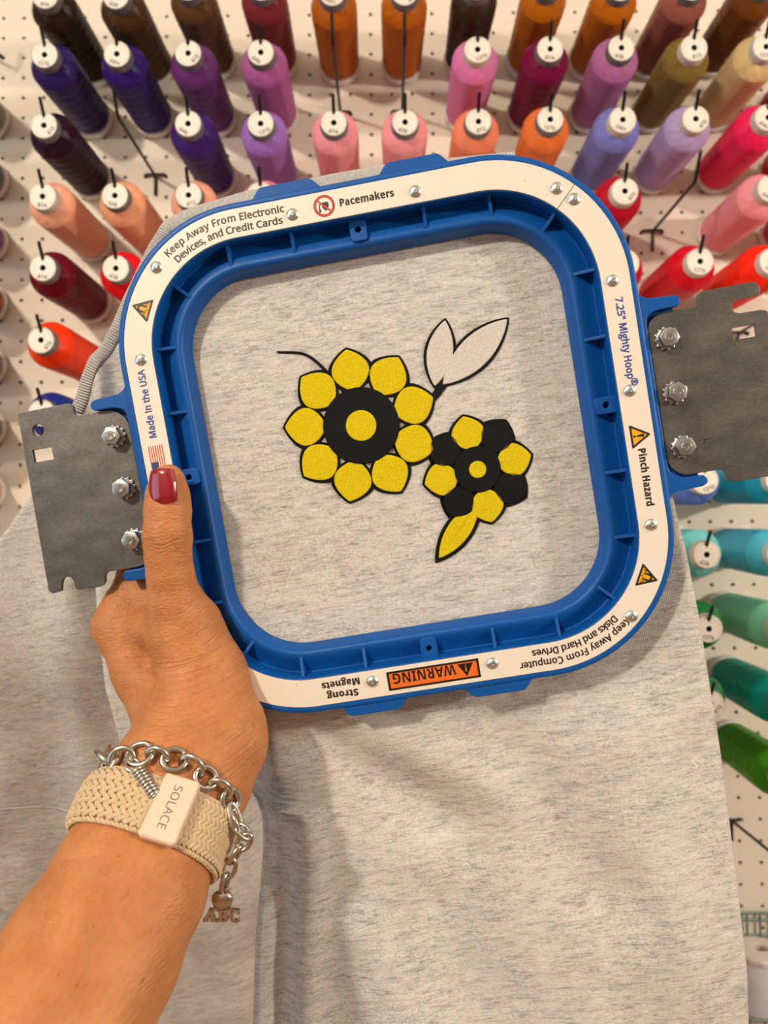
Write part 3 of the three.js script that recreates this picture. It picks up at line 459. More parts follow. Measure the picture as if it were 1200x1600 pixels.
{
  const put = (name, g, mat, size = 240) => part(name, near(SHIRT, uvFlat(g, size)), mat, SHIRT);
  const rows = 210, N = 132, E = 8, R = 4, M = 2 * (N + E);
  const ys = []; for (let j = 0; j <= rows; j++) { const v = j / rows; ys.push(134 - (j < 40 ? 16 * (j / 40) ** 2 : 16 + (j - 40) / (rows - 40) * 498)); }
  const body = gridGeometry(M, rows, (i, j) => {
    const y = ys[j], l = bodyLeft(y), r = bodyRight(y), k = i % M, lift = j === 0 ? 2 : 0;
    const fx = (u) => lerp(l + R, r - R, u), backZ = (u) => bodyZ(fx(u), y) - 2 * R - 26 * Math.sqrt(Math.sin(Math.PI * clamp(u, 0, 1)) + 1e-6);
    if (k <= N) { const x = fx(k / N); return V(x, y, bodyZ(x, y) - lift); }
    if (k < N + E) { const a = Math.PI / 2 - (k - N) / E * Math.PI; return V(r - R + R * Math.cos(a), y, bodyZ(r - R, y) - R + R * Math.sin(a)); }
    if (k <= 2 * N + E) { const u = 1 - (k - N - E) / N; return V(fx(u), y, backZ(u)); }
    const a = -Math.PI / 2 - (k - 2 * N - E) / E * Math.PI; return V(l + R + R * Math.cos(a), y, bodyZ(l + R, y) - R + R * Math.sin(a));
  }, true);
  { const ix = body.index.array; for (let i = 0; i < ix.length; i += 3) { const t = ix[i]; ix[i] = ix[i + 1]; ix[i + 1] = t; } body.computeVertexNormals(); }
  put('front_panel', body, FLEECE);
  // sleeve hanging behind, at the left
  const top = curve([[-520, -230], [-276, -32.5], [-246.7, -8.8], [-224, 12], [-201, 37], [-186, 55], [-170, 60], [-60, 40]]);
  const sleeveZ = (x, y) => -94 + 10 * (vnoise(x / 60, y / 80, 0, 31) - 0.5) + 4 * (vnoise(x / 22, y / 26, 0, 33) - 0.5) - 20 * sstep(-215, -180, x) * sstep(-30, -60, y) + 6 * Math.exp(-(((x + 232 - (y + 120) * 0.25) / 16) ** 2)) + 0.42 * Math.min(0, y + 70) * sstep(-40, -150, y) - 1.35 * Math.max(0, x + 172) * sstep(-140, -190, y);
  const sleeve = gridGeometry(90, 120, (i, j) => {
    const x = lerp(-520, -60, i / 90), t = top(x); if (j < 8) { const a = Math.PI * (1 - j / 8) / 2 * 2; return V(x, t - 5 + 5 * Math.sin(a), sleeveZ(x, t - 5) - 5 + 5 * Math.cos(a)); }
    const y = lerp(t - 5, -680, (j - 8) / 112); return V(x, y, sleeveZ(x, y));
  });
  { const ix = sleeve.index.array; for (let i = 0; i < ix.length; i += 3) { const t = ix[i]; ix[i] = ix[i + 1]; ix[i + 1] = t; } sleeve.computeVertexNormals(); }
  put('sleeve', sleeve, FLEECE);
  const seam = []; for (let i = 0; i <= 20; i++) { const x = lerp(-400, -150, i / 20), y = -196 - (x + 350) * 0.2 + 2 * Math.sin(i); seam.push([x, y, sleeveZ(x, y) - 0.5]); }
  put('seam', tube(seam, 0.9, 8, 100), FLEECE);
  // ribbed edge along the upper left outline
  const RIB = phys({ map: HEATHER, roughness: 0.95, bumpMap: pixels(64, 64, (x, y) => 128 + 120 * Math.sin(x / 64 * 6.2832 * 8)), bumpScale: 0.0007 });
  const ribPts = []; for (const y of [44, 50, 59, 67.8, 78.9, 93.4, 104.7, 115.9, 122, 125.5, 129.6, 131.8]) { const x = bodyLeft(y) + 2.2; ribPts.push([x, y - 0.8, bodyZ(x + 4, y) - 1.2]); }
  for (const x of [-52, -30, -5, 20, 44, 66, 80]) { const y = x < 12 ? 133 : 133 - (x - 12) * 0.1; ribPts.push([x, y - 0.6, -21]); }
  const ribLine = new THREE.CatmullRomCurve3(ribPts.map((p) => V(p[0], p[1], 0))), RN = 220, cross = [[-2.6, -3.2], [-2.7, -1.2], [-2.0, 0.5], [-0.8, 1.1], [1.5, 1.15], [3.6, 1.0], [4.6, 0.4], [4.9, -0.8]];
  const rib = gridGeometry(RN, cross.length - 1, (i, j) => { const p = ribLine.getPointAt(i / RN), d = ribLine.getTangentAt(i / RN), nx = d.y, ny = -d.x, [w, h] = cross[cross.length - 1 - j], x = p.x + nx * w, y = p.y + ny * w; return V(x, y, bodyZ(p.x + nx * Math.max(w, 1.5), p.y + ny * Math.max(w, 1.5)) + h); });
  { const u = rib.attributes.uv; for (let i = 0; i < u.count; i++) u.setXY(i, u.getX(i) * 26, u.getY(i) * 0.05); }
  RIB.map = HEATHER;
  part('rib_edge', near(SHIRT, rib), RIB, SHIRT);
  // embroidered motif: a plain floral stand-in in yellow, black and white thread
  const satin = (k) => pixels(256, 256, (x, y) => 128 + 70 * Math.sin((k ? x : y) / 256 * 6.2832 * 40) + 50 * (hash(x >> 2, y >> 1, 4) - 0.5));
  const yarn = (c, k) => phys({ color: 0xffffff, map: pixels(256, 256, (x, y) => { const s = 0.8 + 0.22 * hash(k ? x >> 1 : x >> 3, k ? y >> 3 : y >> 1, 12) + 0.12 * hash(x >> 1, y >> 1, 13); return [c[0] * s, c[1] * s, c[2] * s]; }, true), roughness: 0.42, bumpMap: satin(k), bumpScale: 0.00035, specularIntensity: 0.35 });
  const YEL = yarn([242, 218, 22], 0), BLK = yarn([8, 8, 9], 1), WHT = yarn([238, 234, 228], 0);
  const F = -18.4, Fl = (pts, h, mat, name, closed = true) => part(name, near(SHIRT, uvFlat(clean(extrude(new THREE.Shape(pts.map((p) => new THREE.Vector2(...p))), F, F + h, Math.min(0.5, h * 0.45))), 14)), mat, SHIRT);
  const leaf = (x, y, len, wid, ang, n = 36, sharp = 1) => { const o = []; for (let i = 0; i < n; i++) { const a = i / n * Math.PI * 2, u = (1 - Math.cos(a)) / 2, w = Math.sin(a) * Math.pow(Math.sin(Math.PI * Math.min(0.999, Math.pow(u, sharp))), 0.35) * wid; const px = u * len, py = w * 0.5 * 2; o.push([x + px * Math.cos(ang) - py * Math.sin(ang), y + px * Math.sin(ang) + py * Math.cos(ang)]); } return o; };
  const disc = (x, y, r, n = 40) => Array.from({ length: n }, (_, i) => [x + r * Math.cos(i / n * 6.2832), y + r * Math.sin(i / n * 6.2832)]);
  const flower = (x, y, r0, r1, n, wid, spin, alt) => {
    for (let i = 0; i < n; i++) { const a = spin + i / n * 6.2832, ca = Math.cos(a), sa = Math.sin(a), bx1 = x + r0 * ca, by1 = y + r0 * sa; Fl(leaf(x + (r0 - 1.2) * ca, y + (r0 - 1.2) * sa, r1 - r0 + 2.4, wid + 1.9, a), 0.9, BLK, 'petal_outline'); Fl(leaf(bx1, by1, r1 - r0, wid, a), 1.5, alt && i % 2 ? BLK : YEL, 'petal'); }
    Fl(disc(x, y, r0 + 2), 1.9, BLK, 'flower_centre'); Fl(disc(x, y, r0 * 0.45, 24), 2.3, YEL, 'flower_heart');
  };
  const white = (x, y, len, wid, a) => { Fl(leaf(x - 1.4 * Math.cos(a), y - 1.4 * Math.sin(a), len + 2.8, wid + 1.5, a), 0.9, BLK, 'leaf_outline'); Fl(leaf(x, y, len, wid, a), 1.4, WHT, 'white_leaf'); };
  const stem = (pts, w) => { const c = new THREE.CatmullRomCurve3(pts.map((p) => V(p[0], p[1], 0))).getPoints(30), l = [], r = []; c.forEach((p, i) => { const q = c[Math.min(i + 1, 30)], o = c[Math.max(i - 1, 0)], d = V(q.x - o.x, q.y - o.y).normalize(), k = w * (0.45 + 0.55 * i / 30); l.push([p.x - d.y * k, p.y + d.x * k]); r.unshift([p.x + d.y * k, p.y - d.x * k]); }); Fl([...l, ...r], 1, BLK, 'stem'); };
  white(24, 24, 32, 6.4, 1.25); white(28, 24, 44, 7.6, 0.62);
  stem([[-50, 54], [-36, 50], [-26, 38], [-20, 28]], 1.1); stem([[10, -2], [22, -6], [32, -14]], 3.4); stem([[12, 10], [22, 18], [30, 26]], 2.4);
  Fl(leaf(38, -34, 40, 7.4, -2.35), 0.9, BLK, 'leaf_outline'); Fl(leaf(36, -36, 34, 5.6, -2.35), 1.4, YEL, 'yellow_leaf');
  flower(-15, 11, 17, 38, 9, 9.4, 0.2, false); flower(38, -20, 9.5, 27, 8, 8.2, 0.1, true);
}

// ---------------------------------------------------------------- left hand and forearm: one continuous skin (hoop millimetres)
const smin = (a, b, k) => { const h = Math.max(k - Math.abs(a - b), 0) / k; return Math.min(a, b) - h * h * k * 0.25; };
function cone(x, y, z, p, q) {                             // distance to a capsule tapering between two joints [x, y, z, r]
  const dx = q[0] - p[0], dy = q[1] - p[1], dz = q[2] - p[2], px = x - p[0], py = y - p[1], pz = z - p[2];
  const t = clamp((px * dx + py * dy + pz * dz) / (dx * dx + dy * dy + dz * dz), 0, 1);
  return Math.hypot(px - dx * t, py - dy * t, pz - dz * t) - (p[3] + (q[3] - p[3]) * t);
}
function chain(list, k) { return (x, y, z) => { let d = 1e9; for (let i = 0; i < list.length - 1; i++) d = smin(d, cone(x, y, z, list[i], list[i + 1]), k); return d; }; }
const THUMB = chain([[-106.6, -0.5, 9.2, 7.6], [-108.2, -7, 9.2, 9.8], [-109.4, -14, 9.6, 10.5], [-111.6, -26.7, 10.6, 11.1], [-113, -36, 10.2, 10.5], [-113.8, -45, 9.6, 10.8], [-114.6, -57, 7.5, 12.6], [-115.5, -76, 3, 15.5]], 2.5);
const PALM = [chain([[-115.5, -76, 3, 15.5], [-111, -100, 4, 18.5], [-110, -118, 14, 20]], 8), chain([[-108, -70, 0, 11], [-104, -95, 2, 13.6], [-100.5, -116, 10, 17]], 8),
  chain([[-154.8, -67.5, -14, 11], [-143, -92, -8, 13], [-126, -118, 8, 17.5]], 8), chain([[-160, -78, -30, 10.8], [-141, -104, -18, 13.5], [-122, -122, 6, 16]], 8),
  chain([[-158, -86, -44, 10], [-135, -112, -26, 13], [-118, -124, 2, 15]], 8), chain([[-150, -92, -56, 9.5], [-129, -115, -34, 12], [-112, -124, 0, 14]], 8),
  chain([[-119, -66, 2, 9], [-136, -70, -6, 8.5], [-149, -72, -12, 8.5]], 6), chain([[-150, -60, -17, 9.5], [-136, -54, -19, 8.5], [-127, -56, -14, 8]], 4)];
const FINGERS = [[[-154.8, -67.5, -14, 10.6], [-149, -55, -19, 9], [-143.5, -44, -22.5, 8.6], [-140.5, -24, -21, 7.5], [-139, -11, -18.5, 6.8]], [[-160, -78, -30, 10.4], [-150.5, -46, -41, 8.8], [-143.5, -26, -36, 7.7], [-140, -13, -34.5, 6.9]],
  [[-158, -86, -44, 9.8], [-152, -52, -57.5, 8.4], [-145, -34, -53, 7.4], [-141, -23, -50.5, 6.6]], [[-150, -92, -56, 9.2], [-148, -66, -67, 7.6], [-142.5, -52, -67, 6.6], [-139, -43, -65, 5.9]]].map((f) => chain(f, 2));
const ARM_AT = [[-109.6, -121, 18], [-116, -131.5, 34], [-126.3, -144.6, 51.5], [-132, -159.5, 70], [-141, -173.5, 89], [-150, -186, 111], [-164, -204, 143], [-186, -232, 190]];
const ACROSS = [0.806, -0.592, 0], ARM_W = [11, 10.5, 10, 10, 10.4, 11, 12, 13], ARM_R = [19.5, 19.3, 19.6, 20.3, 21.6, 23.2, 25.5, 28];
const boneAt = (s) => ARM_AT.map((p, i) => [p[0] + s * ACROSS[0] * ARM_W[i], p[1] + s * ACROSS[1] * ARM_W[i], p[2], ARM_R[i]]);
const BONES = [chain(boneAt(-1), 6), chain(boneAt(1), 6)];
function skin(x, y, z) {
  let d = smin(BONES[0](x, y, z), BONES[1](x, y, z), 14);
  let p = 1e9; for (const f of PALM) p = smin(p, f(x, y, z), 7);
  d = smin(d, p, 12);
  d = smin(d, THUMB(x, y, z), 9);
  let f = 1e9; for (const g of FINGERS) f = smin(f, g(x, y, z), 1.5);
  d = smin(d, f, 5);
  // tendon hollows beside the thumb and the wrist bone
  d += 0.7 * Math.exp(-(((x + 131) / 7) ** 2 + ((y + 78) / 13) ** 2)) * (z > -14 ? 1 : 0) - 1.2 * Math.exp(-(((x + 93) / 8) ** 2 + ((y + 116) / 8) ** 2 + ((z - 16) / 12) ** 2));
  // knuckle folds across the thumb
  for (const [cy, dep] of [[-23.2, 0.16], [-26.6, 0.28], [-29.4, 0.14]]) d += dep * Math.exp(-(((y - cy + (x + 111) * 0.13 + 0.02 * (x + 111) ** 2 * 0.4) / 0.9) ** 2)) * (Math.abs(x + 111.5) < 10 && z > 14 ? 1 : 0);
  return d;
}
function surfaceNet(f, lo, hi, h) {                        // meshes f = 0 on a grid
  const n = [0, 1, 2].map((k) => Math.ceil((hi[k] - lo[k]) / h) + 1), [nx, ny, nz] = n, v = new Float32Array(nx * ny * nz), B = 5;
  for (let bz = 0; bz < nz; bz += B) for (let by1 = 0; by1 < ny; by1 += B) for (let bx1 = 0; bx1 < nx; bx1 += B) {
    const far = f(lo[0] + (bx1 + B / 2) * h, lo[1] + (by1 + B / 2) * h, lo[2] + (bz + B / 2) * h), skip = Math.abs(far) > B * h * 1.3 + 8;
    for (let z = bz; z < Math.min(nz, bz + B); z++) for (let y = by1; y < Math.min(ny, by1 + B); y++) for (let x = bx1; x < Math.min(nx, bx1 + B); x++) v[x + nx * (y + ny * z)] = skip ? far : f(lo[0] + x * h, lo[1] + y * h, lo[2] + z * h);
  }
  const at = new Int32Array(nx * ny * nz).fill(-1), pos = [], nor = [], idx = [];
  for (let z = 0; z < nz - 1; z++) for (let y = 0; y < ny - 1; y++) for (let x = 0; x < nx - 1; x++) {
    const o = x + nx * (y + ny * z), c = [0, 1, nx, nx + 1, nx * ny, nx * ny + 1, nx * ny + nx, nx * ny + nx + 1].map((k) => v[o + k]); let m = 0; for (let k = 0; k < 8; k++) if (c[k] < 0) m |= 1 << k;
    if (m === 0 || m === 255) continue;
    let sx = 0, sy = 0, sz = 0, k = 0; for (let a = 0; a < 8; a++) for (const b of [1, 2, 4]) if (!(a & b) && (c[a] < 0) !== (c[a | b] < 0)) { const t = c[a] / (c[a] - c[a | b]); sx += (a & 1) + (b === 1 ? t : 0); sy += ((a >> 1) & 1) + (b === 2 ? t : 0); sz += ((a >> 2) & 1) + (b === 4 ? t : 0); k++; }
    at[o] = pos.length / 3; let p = [lo[0] + (x + sx / k) * h, lo[1] + (y + sy / k) * h, lo[2] + (z + sz / k) * h];
    for (let r = 0; r < 2; r++) { const e = 0.25, d = f(...p), g = [f(p[0] + e, p[1], p[2]) - f(p[0] - e, p[1], p[2]), f(p[0], p[1] + e, p[2]) - f(p[0], p[1] - e, p[2]), f(p[0], p[1], p[2] + e) - f(p[0], p[1], p[2] - e)], l = Math.hypot(...g) || 1; if (r === 1) nor.push(g[0] / l, g[1] / l, g[2] / l); else p = p.map((q, i) => q - g[i] / l * clamp(d, -h * 0.6, h * 0.6)); }
    pos.push(...p);
  }
  const quad = (a, b, c, d, flip) => { if (a < 0 || b < 0 || c < 0 || d < 0) return; if (flip) idx.push(a, c, b, a, d, c); else idx.push(a, b, c, a, c, d); };
  for (let z = 1; z < nz - 1; z++) for (let y = 1; y < ny - 1; y++) for (let x = 1; x < nx - 1; x++) {
    const o = x + nx * (y + ny * z), s = v[o] < 0, Y = nx, Z = nx * ny;
    if (s !== v[o + 1] < 0) quad(at[o - Y - Z], at[o - Z], at[o], at[o - Y], !s);
    if (s !== v[o + Y] < 0) quad(at[o - 1 - Z], at[o - 1], at[o], at[o - Z], !s);
    if (s !== v[o + Z] < 0) quad(at[o - 1 - Y], at[o - Y], at[o], at[o - 1], !s);
  }
  const g = new THREE.BufferGeometry(); g.setAttribute('position', new THREE.Float32BufferAttribute(pos, 3)); g.setAttribute('normal', new THREE.Float32BufferAttribute(nor, 3)); g.setIndex(idx); return g;
}
const PERSON = held('person', 'tanned left forearm and hand reaching in from below, red-nailed thumb pressing the hoop', 'person', [-150, -186, 111]);
{
  const W = 1024, WR = 2048;                               // skin relief: 280 mm from the hoop's x = -210, y = -266
  const tone = pixels(W, W, (x, y) => {
    const a = vnoise(x / 70, y / 70, 0, 41) - 0.5, b = vnoise(x / 14, y / 14, 0, 42) - 0.5, c = hash(x, y, 43) - 0.5, spot = Math.max(0, vnoise(x / 9, y / 9, 0, 47) - 0.86) * 130;
    return [183 + 14 * a + 10 * b + 8 * c - spot, 121 + 14 * a + 9 * b + 8 * c - spot, 75 + 12 * a + 7 * b + 7 * c - spot * 0.8];
  }, true);
  tone.repeat.set(2.2, 2.2);
  const folds = [];                                        // wrinkle lines in millimetres: across the wrist, the thumb joint and its base
  for (let i = 0; i < 26; i++) { const y = -84 - i * 1.9 - rnd() * 2.5, x0 = -146 + i * 1.2 + rnd() * 6, x1 = -88 + rnd() * 5 - (i < 6 ? 10 : 0); folds.push([x0, y + 3 + rnd() * 3, (x0 + x1) / 2, y - 2 + rnd() * 2, x1, y + 2 + rnd() * 6, 0.25 + rnd() * 0.4]); }
  for (let i = 0; i < 6; i++) { const a = -119 + rnd() * 5, b = -104 - rnd() * 5, y = -21.5 - i * 1.9 - rnd(); folds.push([a, y + 1.2, -111.5, y - 1.6, b, y + 1 + rnd(), 0.3 + 0.25 * rnd()]); }
  for (const [x, y, l, w] of [[-102.5, -57, 9, 0.7], [-100, -62, 12, 0.6], [-97.5, -68, 8, 0.5], [-95, -73, 9, 0.4]]) folds.push([x, y, x - l * 0.35, y - l * 0.5, x - l * 0.9, y - l * 0.62, w]);
  for (let i = 0; i < 4; i++) folds.push([-152 + i, -62 - i * 2.5, -146, -63 - i * 2.2, -138, -60 - i * 2.4, 0.5]);
  const relief = canvasTexture(WR, WR, (g) => {
    const W = WR, im = g.createImageData(W, W), d = im.data; for (let y = 0; y < W; y++) for (let x = 0; x < W; x++) { const v = 150 + 46 * (vnoise(x / 5, y / 3, 0, 44) - 0.5) + 44 * (vnoise(x / 12, y / 5, 0, 45) - 0.5) + 16 * (hash(x, y, 46) - 0.5), i = (y * W + x) * 4; d[i] = d[i + 1] = d[i + 2] = v; d[i + 3] = 255; }
    g.putImageData(im, 0, 0); const k = W / 280, X = (x) => (x + 210) * k, Y = (y) => W - (y + 266) * k;
    for (const f of folds) { g.strokeStyle = 'rgba(45,45,45,0.5)'; g.lineWidth = f[6] * k; g.beginPath(); g.moveTo(X(f[0]), Y(f[1])); g.quadraticCurveTo(X(f[2]), Y(f[3]), X(f[4]), Y(f[5])); g.stroke(); }
  }, false, true);
  const SKIN = phys({ map: tone, roughness: 0.48, bumpMap: relief, bumpScale: 0.0009, sheen: 0.15, sheenColor: 0xffb48a, sheenRoughness: 0.5, specularIntensity: 0.6 });
  const g = surfaceNet(skin, [-206, -262, -80], [-70, 14, 214], 1.5);
  part('body', near(PERSON, uvFlat(g, 280, -210, -266)), SKIN, PERSON);
  // the thumb nail: a curved, squared plate
  const t = V(0.09, 0.994, -0.05).normalize(), n0 = V(-0.24, 0.0, 0.97).normalize(), s = t.clone().cross(n0).normalize(), n = s.clone().cross(t).normalize();
  const c0 = V(-108.2, -9.8, 19.4);
  const nailAt = (u, v, lift) => { const w = 7.2 * (1 - 0.15 * sstep(0.55, 1, v)) * (0.93 + 0.07 * sstep(0, 0.3, v)), a = u * 1.02, endCurve = v > 0.5 ? 1.0 * (1 - u * u) * sstep(0.6, 1, v) : -1.3 * (1 - u * u) * sstep(0.4, 0, v);
    return c0.clone().addScaledVector(s, w * Math.sin(a) / Math.sin(1.02)).addScaledVector(n, 5.2 * (Math.cos(a) - 1) + lift + 0.9 - 1.1 * (v - 0.35) ** 2 * 2).addScaledVector(t, v * 14.2 + endCurve); };
  const nu = 18, nv = 18, nailTop = gridGeometry(nu, nv, (i, j) => nailAt(i / nu * 2 - 1, j / nv, 0.9 * (1 - Math.pow(Math.abs(i / nu * 2 - 1), 6)) * Math.min(1, 8 * (1 - j / nv) + 0.2, 6 * j / nv + 0.1)));
  const under = gridGeometry(nu, nv, (i, j) => nailAt(1 - i / nu * 2, j / nv, -0.7));
  part('nail', [near(PERSON, nailTop), near(PERSON, under)], phys({ color: 0x88041e, roughness: 0.2, clearcoat: 1, clearcoatRoughness: 0.04 }), PERSON, 'glossy dark red thumb nail');
}
// ---------------------------------------------------------------- woven watch band and chain bracelet on the wrist
const AXIS = V(-0.29, -0.6, 0.745).normalize(), FRONT = V(0, 0, 1).addScaledVector(AXIS, -AXIS.z).normalize(), SIDEW = AXIS.clone().cross(FRONT).normalize();
function wristRadius(c, a) { const d = FRONT.clone().multiplyScalar(Math.cos(a)).addScaledVector(SIDEW, Math.sin(a)); let t = 60; for (let i = 0; i < 60; i++) { const v = skin(c.x + d.x * t, c.y + d.y * t, c.z + d.z * t); t -= v * 0.8; if (Math.abs(v) < 0.02) break; } return [t, d]; }
{
  const C0 = V(-118.7, -149.2, 51.5), NA = 96, HALFW = 11;
  const BAND = held('watch_band', 'beige braided watch band with a cream keeper block around the wrist', 'watch band', [C0.x, C0.y, C0.z]);
  const rad = []; for (let i = 0; i < NA; i++) { const a = i / NA * 6.28319; rad.push([-1, -0.5, 0, 0.5, 1].map((w) => wristRadius(C0.clone().addScaledVector(AXIS, w * HALFW), a)[0])); }
  const bandPoint = (a, w, lift) => { const f = ((a / 6.28319 * NA) % NA + NA) % NA, i = Math.floor(f), u = f - i, r1 = rad[i], r2 = rad[(i + 1) % NA], q = clamp((w + 1) * 2, 0, 3.999), k = Math.floor(q), m = q - k; const r = lerp(lerp(r1[k], r1[k + 1], m), lerp(r2[k], r2[k + 1], m), u); const d = FRONT.clone().multiplyScalar(Math.cos(a)).addScaledVector(SIDEW, Math.sin(a)); return C0.clone().addScaledVector(AXIS, w * HALFW).addScaledVector(d, r + lift); };
  const shell = [[-1, 0.2], [-1.03, 1.1], [-0.98, 2.1], [-0.5, 2.3], [0, 2.35], [0.5, 2.3], [0.98, 2.1], [1.03, 1.1], [1, 0.2]];
  const YARN = std({ color: 0xcbb491, roughness: 0.85, bumpMap: pixels(128, 128, (x, y) => 128 + 90 * Math.sin((x + y * 0.5) / 128 * 6.2832 * 6)), bumpScale: 0.0002 });
  part('woven_core', near(BAND, gridGeometry(NA, shell.length - 1, (i, j) => bandPoint(i / NA * 6.28319, shell[shell.length - 1 - j][0], shell[shell.length - 1 - j][1] - 0.5), true)), YARN, BAND);
  const strands = []; const NS = 66, ROWS = 8;
  for (let r = 0; r < ROWS; r++) for (let i = 0; i < NS; i++) {
    const a = (i + (r % 2) * 0.0) / NS * 6.28319, w = -0.9 + 1.8 * (r + 0.5) / ROWS, dir = r % 2 ? 1 : -1, da = 0.075, dw = 0.125;
    if (Math.cos(a) < -0.75) continue;
    const pts = [-1, -0.5, 0, 0.5, 1].map((q) => { const p = bandPoint(a + q * da * 0.8 * dir, w + q * dw, 2.05 + 0.55 * (1 - q * q)); return [p.x, p.y, p.z]; });
    strands.push(new THREE.TubeGeometry(new THREE.CatmullRomCurve3(pts.map((p) => V(...p))), 5, 1.2, 6, false));
  }
  for (const e of [-1, 1]) { const n = 260, ed = []; for (let s = 0; s < 2; s++) { const pts = []; for (let i = 0; i < n; i++) { const a = i / n * 6.28319, q = a * 55 + s * Math.PI; const p = bandPoint(a, e * (1.0 + 0.045 * Math.cos(q)), 1.3 + 0.65 * Math.sin(q)); pts.push(p); } ed.push(new THREE.TubeGeometry(new THREE.CatmullRomCurve3(pts, true), 700, 0.85, 6, true)); } strands.push(...ed); }
  const braid = part('braid', near(BAND, mergeGeometries(strands.map(clean))), YARN, BAND); braid.userData.kind = 'stuff';
  // cream keeper block with its lettering
  const kA = 0.0, kp = bandPoint(kA, 0, 3.4), out = bandPoint(kA, 0, 10).sub(bandPoint(kA, 0, 0)).normalize(), ax = bandPoint(kA, 1, 3).sub(bandPoint(kA, -1, 3)).normalize(), cr = ax.clone().cross(out).normalize();
  const up = cr.clone().cross(ax).normalize();
  const M4 = new THREE.Matrix4().makeBasis(ax, cr.clone().negate(), up.clone()).setPosition(kp);
  const det = M4.determinant(); if (det < 0) M4.makeBasis(ax, cr, up).setPosition(kp);
  const CREAM = phys({ color: 0xdcc7b2, roughness: 0.3, clearcoat: 0.3, clearcoatRoughness: 0.25 });
  part('keeper', near(BAND, new RoundedBoxGeometry(27, 15.4, 5, 5, 1.8).applyMatrix4(M4)), CREAM, BAND, 'cream keeper block lettered in grey');
  const font = await new FontLoader().loadAsync('fonts/droid/droid_sans_regular.typeface.json');
  const tg = new TextGeometry('SOLACE', { font, size: 3.5, depth: 0.12, curveSegments: 6, bevelEnabled: false }); tg.computeBoundingBox(); const bb = tg.boundingBox; tg.translate(-(bb.min.x + bb.max.x) / 2, -(bb.min.y + bb.max.y) / 2, 2.47).scale(18 / (bb.max.x - bb.min.x), 1, 1);
  part('lettering', near(BAND, clean(tg).applyMatrix4(M4)), std({ color: 0x7c7470, roughness: 0.5, metalness: 0.3 }), BAND);
}
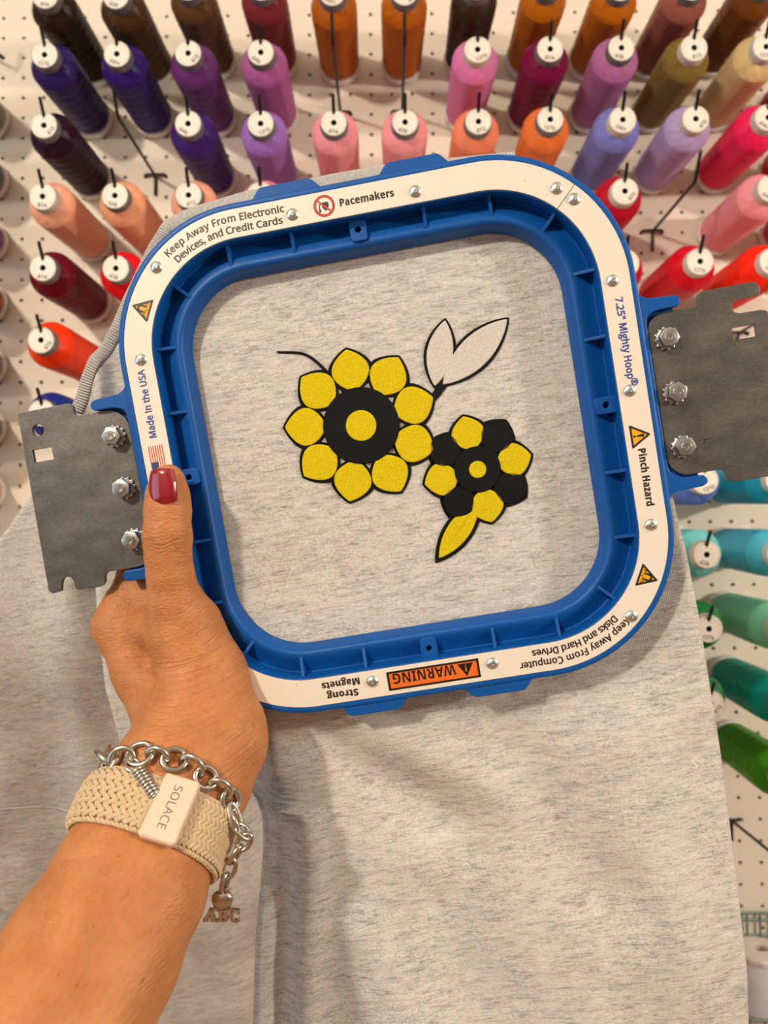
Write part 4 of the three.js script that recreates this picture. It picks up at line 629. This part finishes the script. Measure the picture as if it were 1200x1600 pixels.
{
  const SILVER = std({ color: 0xc9c3ba, metalness: 1, roughness: 0.22 });
  const BR = held('chain_bracelet', 'silver link chain bracelet with small charms hanging beside the watch band', 'bracelet', [-105, -126, 46]);
  const put = (name, g, label) => part(name, near(BR, clean(g)), SILVER, BR, label);
  const linkGeo = (p, q, normal, fat = 1.3, w = 0.9) => {    // an oval ring between two points lying in the plane across "normal"
    const a = V(...p), b = V(...q), d = b.clone().sub(a), L = d.length() / 2 + fat * 0.9, x = d.clone().normalize(), nn = normal.clone().addScaledVector(x, -normal.dot(x)).normalize(), y = nn.clone().cross(x), c = a.clone().add(b).multiplyScalar(0.5), pts = [];
    for (let i = 0; i < 28; i++) { const t = i / 28 * 6.28319; pts.push(c.clone().addScaledVector(x, L * Math.cos(t)).addScaledVector(y, L * w * Math.sin(t))); }
    return new THREE.TubeGeometry(new THREE.CatmullRomCurve3(pts, true), 40, fat, 8, true);
  };
  const onSkin = (p, lift) => { let q = V(...p); for (let i = 0; i < 8; i++) { const e = 0.4, d = skin(q.x, q.y, q.z) - lift; if (d > 0 && i > 0) break; const n = V(skin(q.x + e, q.y, q.z) - skin(q.x - e, q.y, q.z), skin(q.x, q.y + e, q.z) - skin(q.x, q.y - e, q.z), skin(q.x, q.y, q.z + e) - skin(q.x, q.y, q.z - e)).normalize(); if (d < 0) q.addScaledVector(n, -d); } return [q.x, q.y, q.z]; };
  const CHAIN_PTS = [[-152, -128, 20], [-147, -121.5, 36], [-141, -118, 47], [-135.9, -116.8, 53.4], [-129.1, -114.2, 51.6], [-121.1, -114.8, 51.8], [-115.3, -117.5, 52.2], [-108.5, -120, 50.6], [-102.6, -125.6, 51.4], [-98.3, -130.7, 51.4], [-93.9, -136.4, 49.9], [-92, -142.4, 48.4]].map((p) => onSkin(p, 1.7));
  const nrm = (p) => { const e = 0.5; return V(skin(p[0] + e, p[1], p[2]) - skin(p[0] - e, p[1], p[2]), skin(p[0], p[1] + e, p[2]) - skin(p[0], p[1] - e, p[2]), skin(p[0], p[1], p[2] + e) - skin(p[0], p[1], p[2] - e)).normalize(); };
  for (let i = 0; i < CHAIN_PTS.length - 1; i++) { const p = CHAIN_PTS[i], q = CHAIN_PTS[i + 1], nn = nrm(p), x = V(...q).sub(V(...p)).normalize(); const turn = i % 2 ? nn.clone().multiplyScalar(0.55).add(x.clone().cross(nn)) : nn; put('link', linkGeo(p, q, turn.normalize())); }
  // the loose end: clasp, links and charms hanging past the wrist
  const tail = [[-89.4, -149.5, 53.9], [-85.8, -154.2, 53.9], [-90, -158.3, 54.4], [-94.4, -163.3, 54.9], [-97.6, -169, 55.4], [-99.6, -174.2, 55.7]];
  for (let i = 0; i < tail.length - 1; i++) put('link', linkGeo(tail[i], tail[i + 1], i % 2 ? V(0.4, 0.3, 0.9) : V(0.95, -0.1, 0.3), 1.05, 0.62));
  put('clasp', mergeGeometries([clean(linkGeo([-92, -142, 50], [-89.2, -150.5, 53.5], V(0.9, 0.1, 0.5), 1.5, 0.4)), clean(tube([[-92, -142.5, 52], [-89.6, -145.5, 55.4], [-88.6, -150, 56]], 0.9, 8, 16))]));
  // ridged barrel charm
  { const A = V(-125, -117.5, 59), B = V(-116.2, -127.4, 66), d = B.clone().sub(A), x = d.clone().normalize(), q = new THREE.Quaternion().setFromUnitVectors(V(0, 0, 1), x), gs = [];
    for (let i = 0; i < 9; i++) gs.push(clean(new THREE.TorusGeometry(2.9 - 0.06 * Math.abs(i - 3), 0.8, 8, 22).applyQuaternion(q).translate(...A.clone().addScaledVector(d, (i + 0.6) / 9.2).toArray())));
    gs.push(clean(new THREE.CylinderGeometry(2.6, 2.6, d.length(), 16).rotateX(Math.PI / 2).applyQuaternion(q).translate(...A.clone().addScaledVector(d, 0.5).toArray())));
    put('barrel_charm', mergeGeometries(gs), 'ridged silver barrel charm'); put('link', linkGeo([-129.5, -114, 55], [-125, -118, 59], V(0.6, 0.6, 0.4), 0.9, 0.7)); }
  // apple charm over the letters ABC
  { const lx = V(0.97, -0.22, -0.1).normalize(), ly = V(0.24, 0.96, 0.12).normalize(), lz = lx.clone().cross(ly), at = V(-100.8, -178.6, 56), M = new THREE.Matrix4().makeBasis(lx, ly, lz).scale(V(1.2, 1.2, 1.2)).setPosition(at);
    const prof = [[0, -3.1], [1.4, -3.4], [3.0, -2.4], [3.9, -0.2], [3.8, 1.6], [2.6, 3.0], [1.2, 3.1], [0.5, 2.5], [0, 2.3]].map((p) => new THREE.Vector2(...p));
    put('apple_charm', mergeGeometries([clean(new THREE.LatheGeometry(prof, 24).scale(1, 1, 0.55)), clean(tube([[0, 2.3, 0], [0.2, 3.8, 0], [1.0, 5.0, 0]], 0.5, 6, 10)), clean(new THREE.SphereGeometry(1.2, 12, 8).scale(1.3, 0.5, 0.4).rotateZ(0.5).translate(1.7, 4.2, 0))]).applyMatrix4(M), 'silver apple charm');
    const font = await new FontLoader().loadAsync('fonts/droid/droid_serif_bold.typeface.json'); const tg = new TextGeometry('ABC', { font, size: 4.4, depth: 1.2, curveSegments: 6, bevelEnabled: true, bevelSize: 0.22, bevelThickness: 0.25, bevelSegments: 2 }); tg.computeBoundingBox(); const b = tg.boundingBox;
    tg.translate(-(b.min.x + b.max.x) / 2, -8.0, -0.5); put('letter_charm', mergeGeometries([clean(tg), clean(box(8.5, 0.9, 0.9, 0, -3.7, 0))]).applyMatrix4(M), 'silver letters ABC below the apple'); }
}

renderer.render(scene, camera);
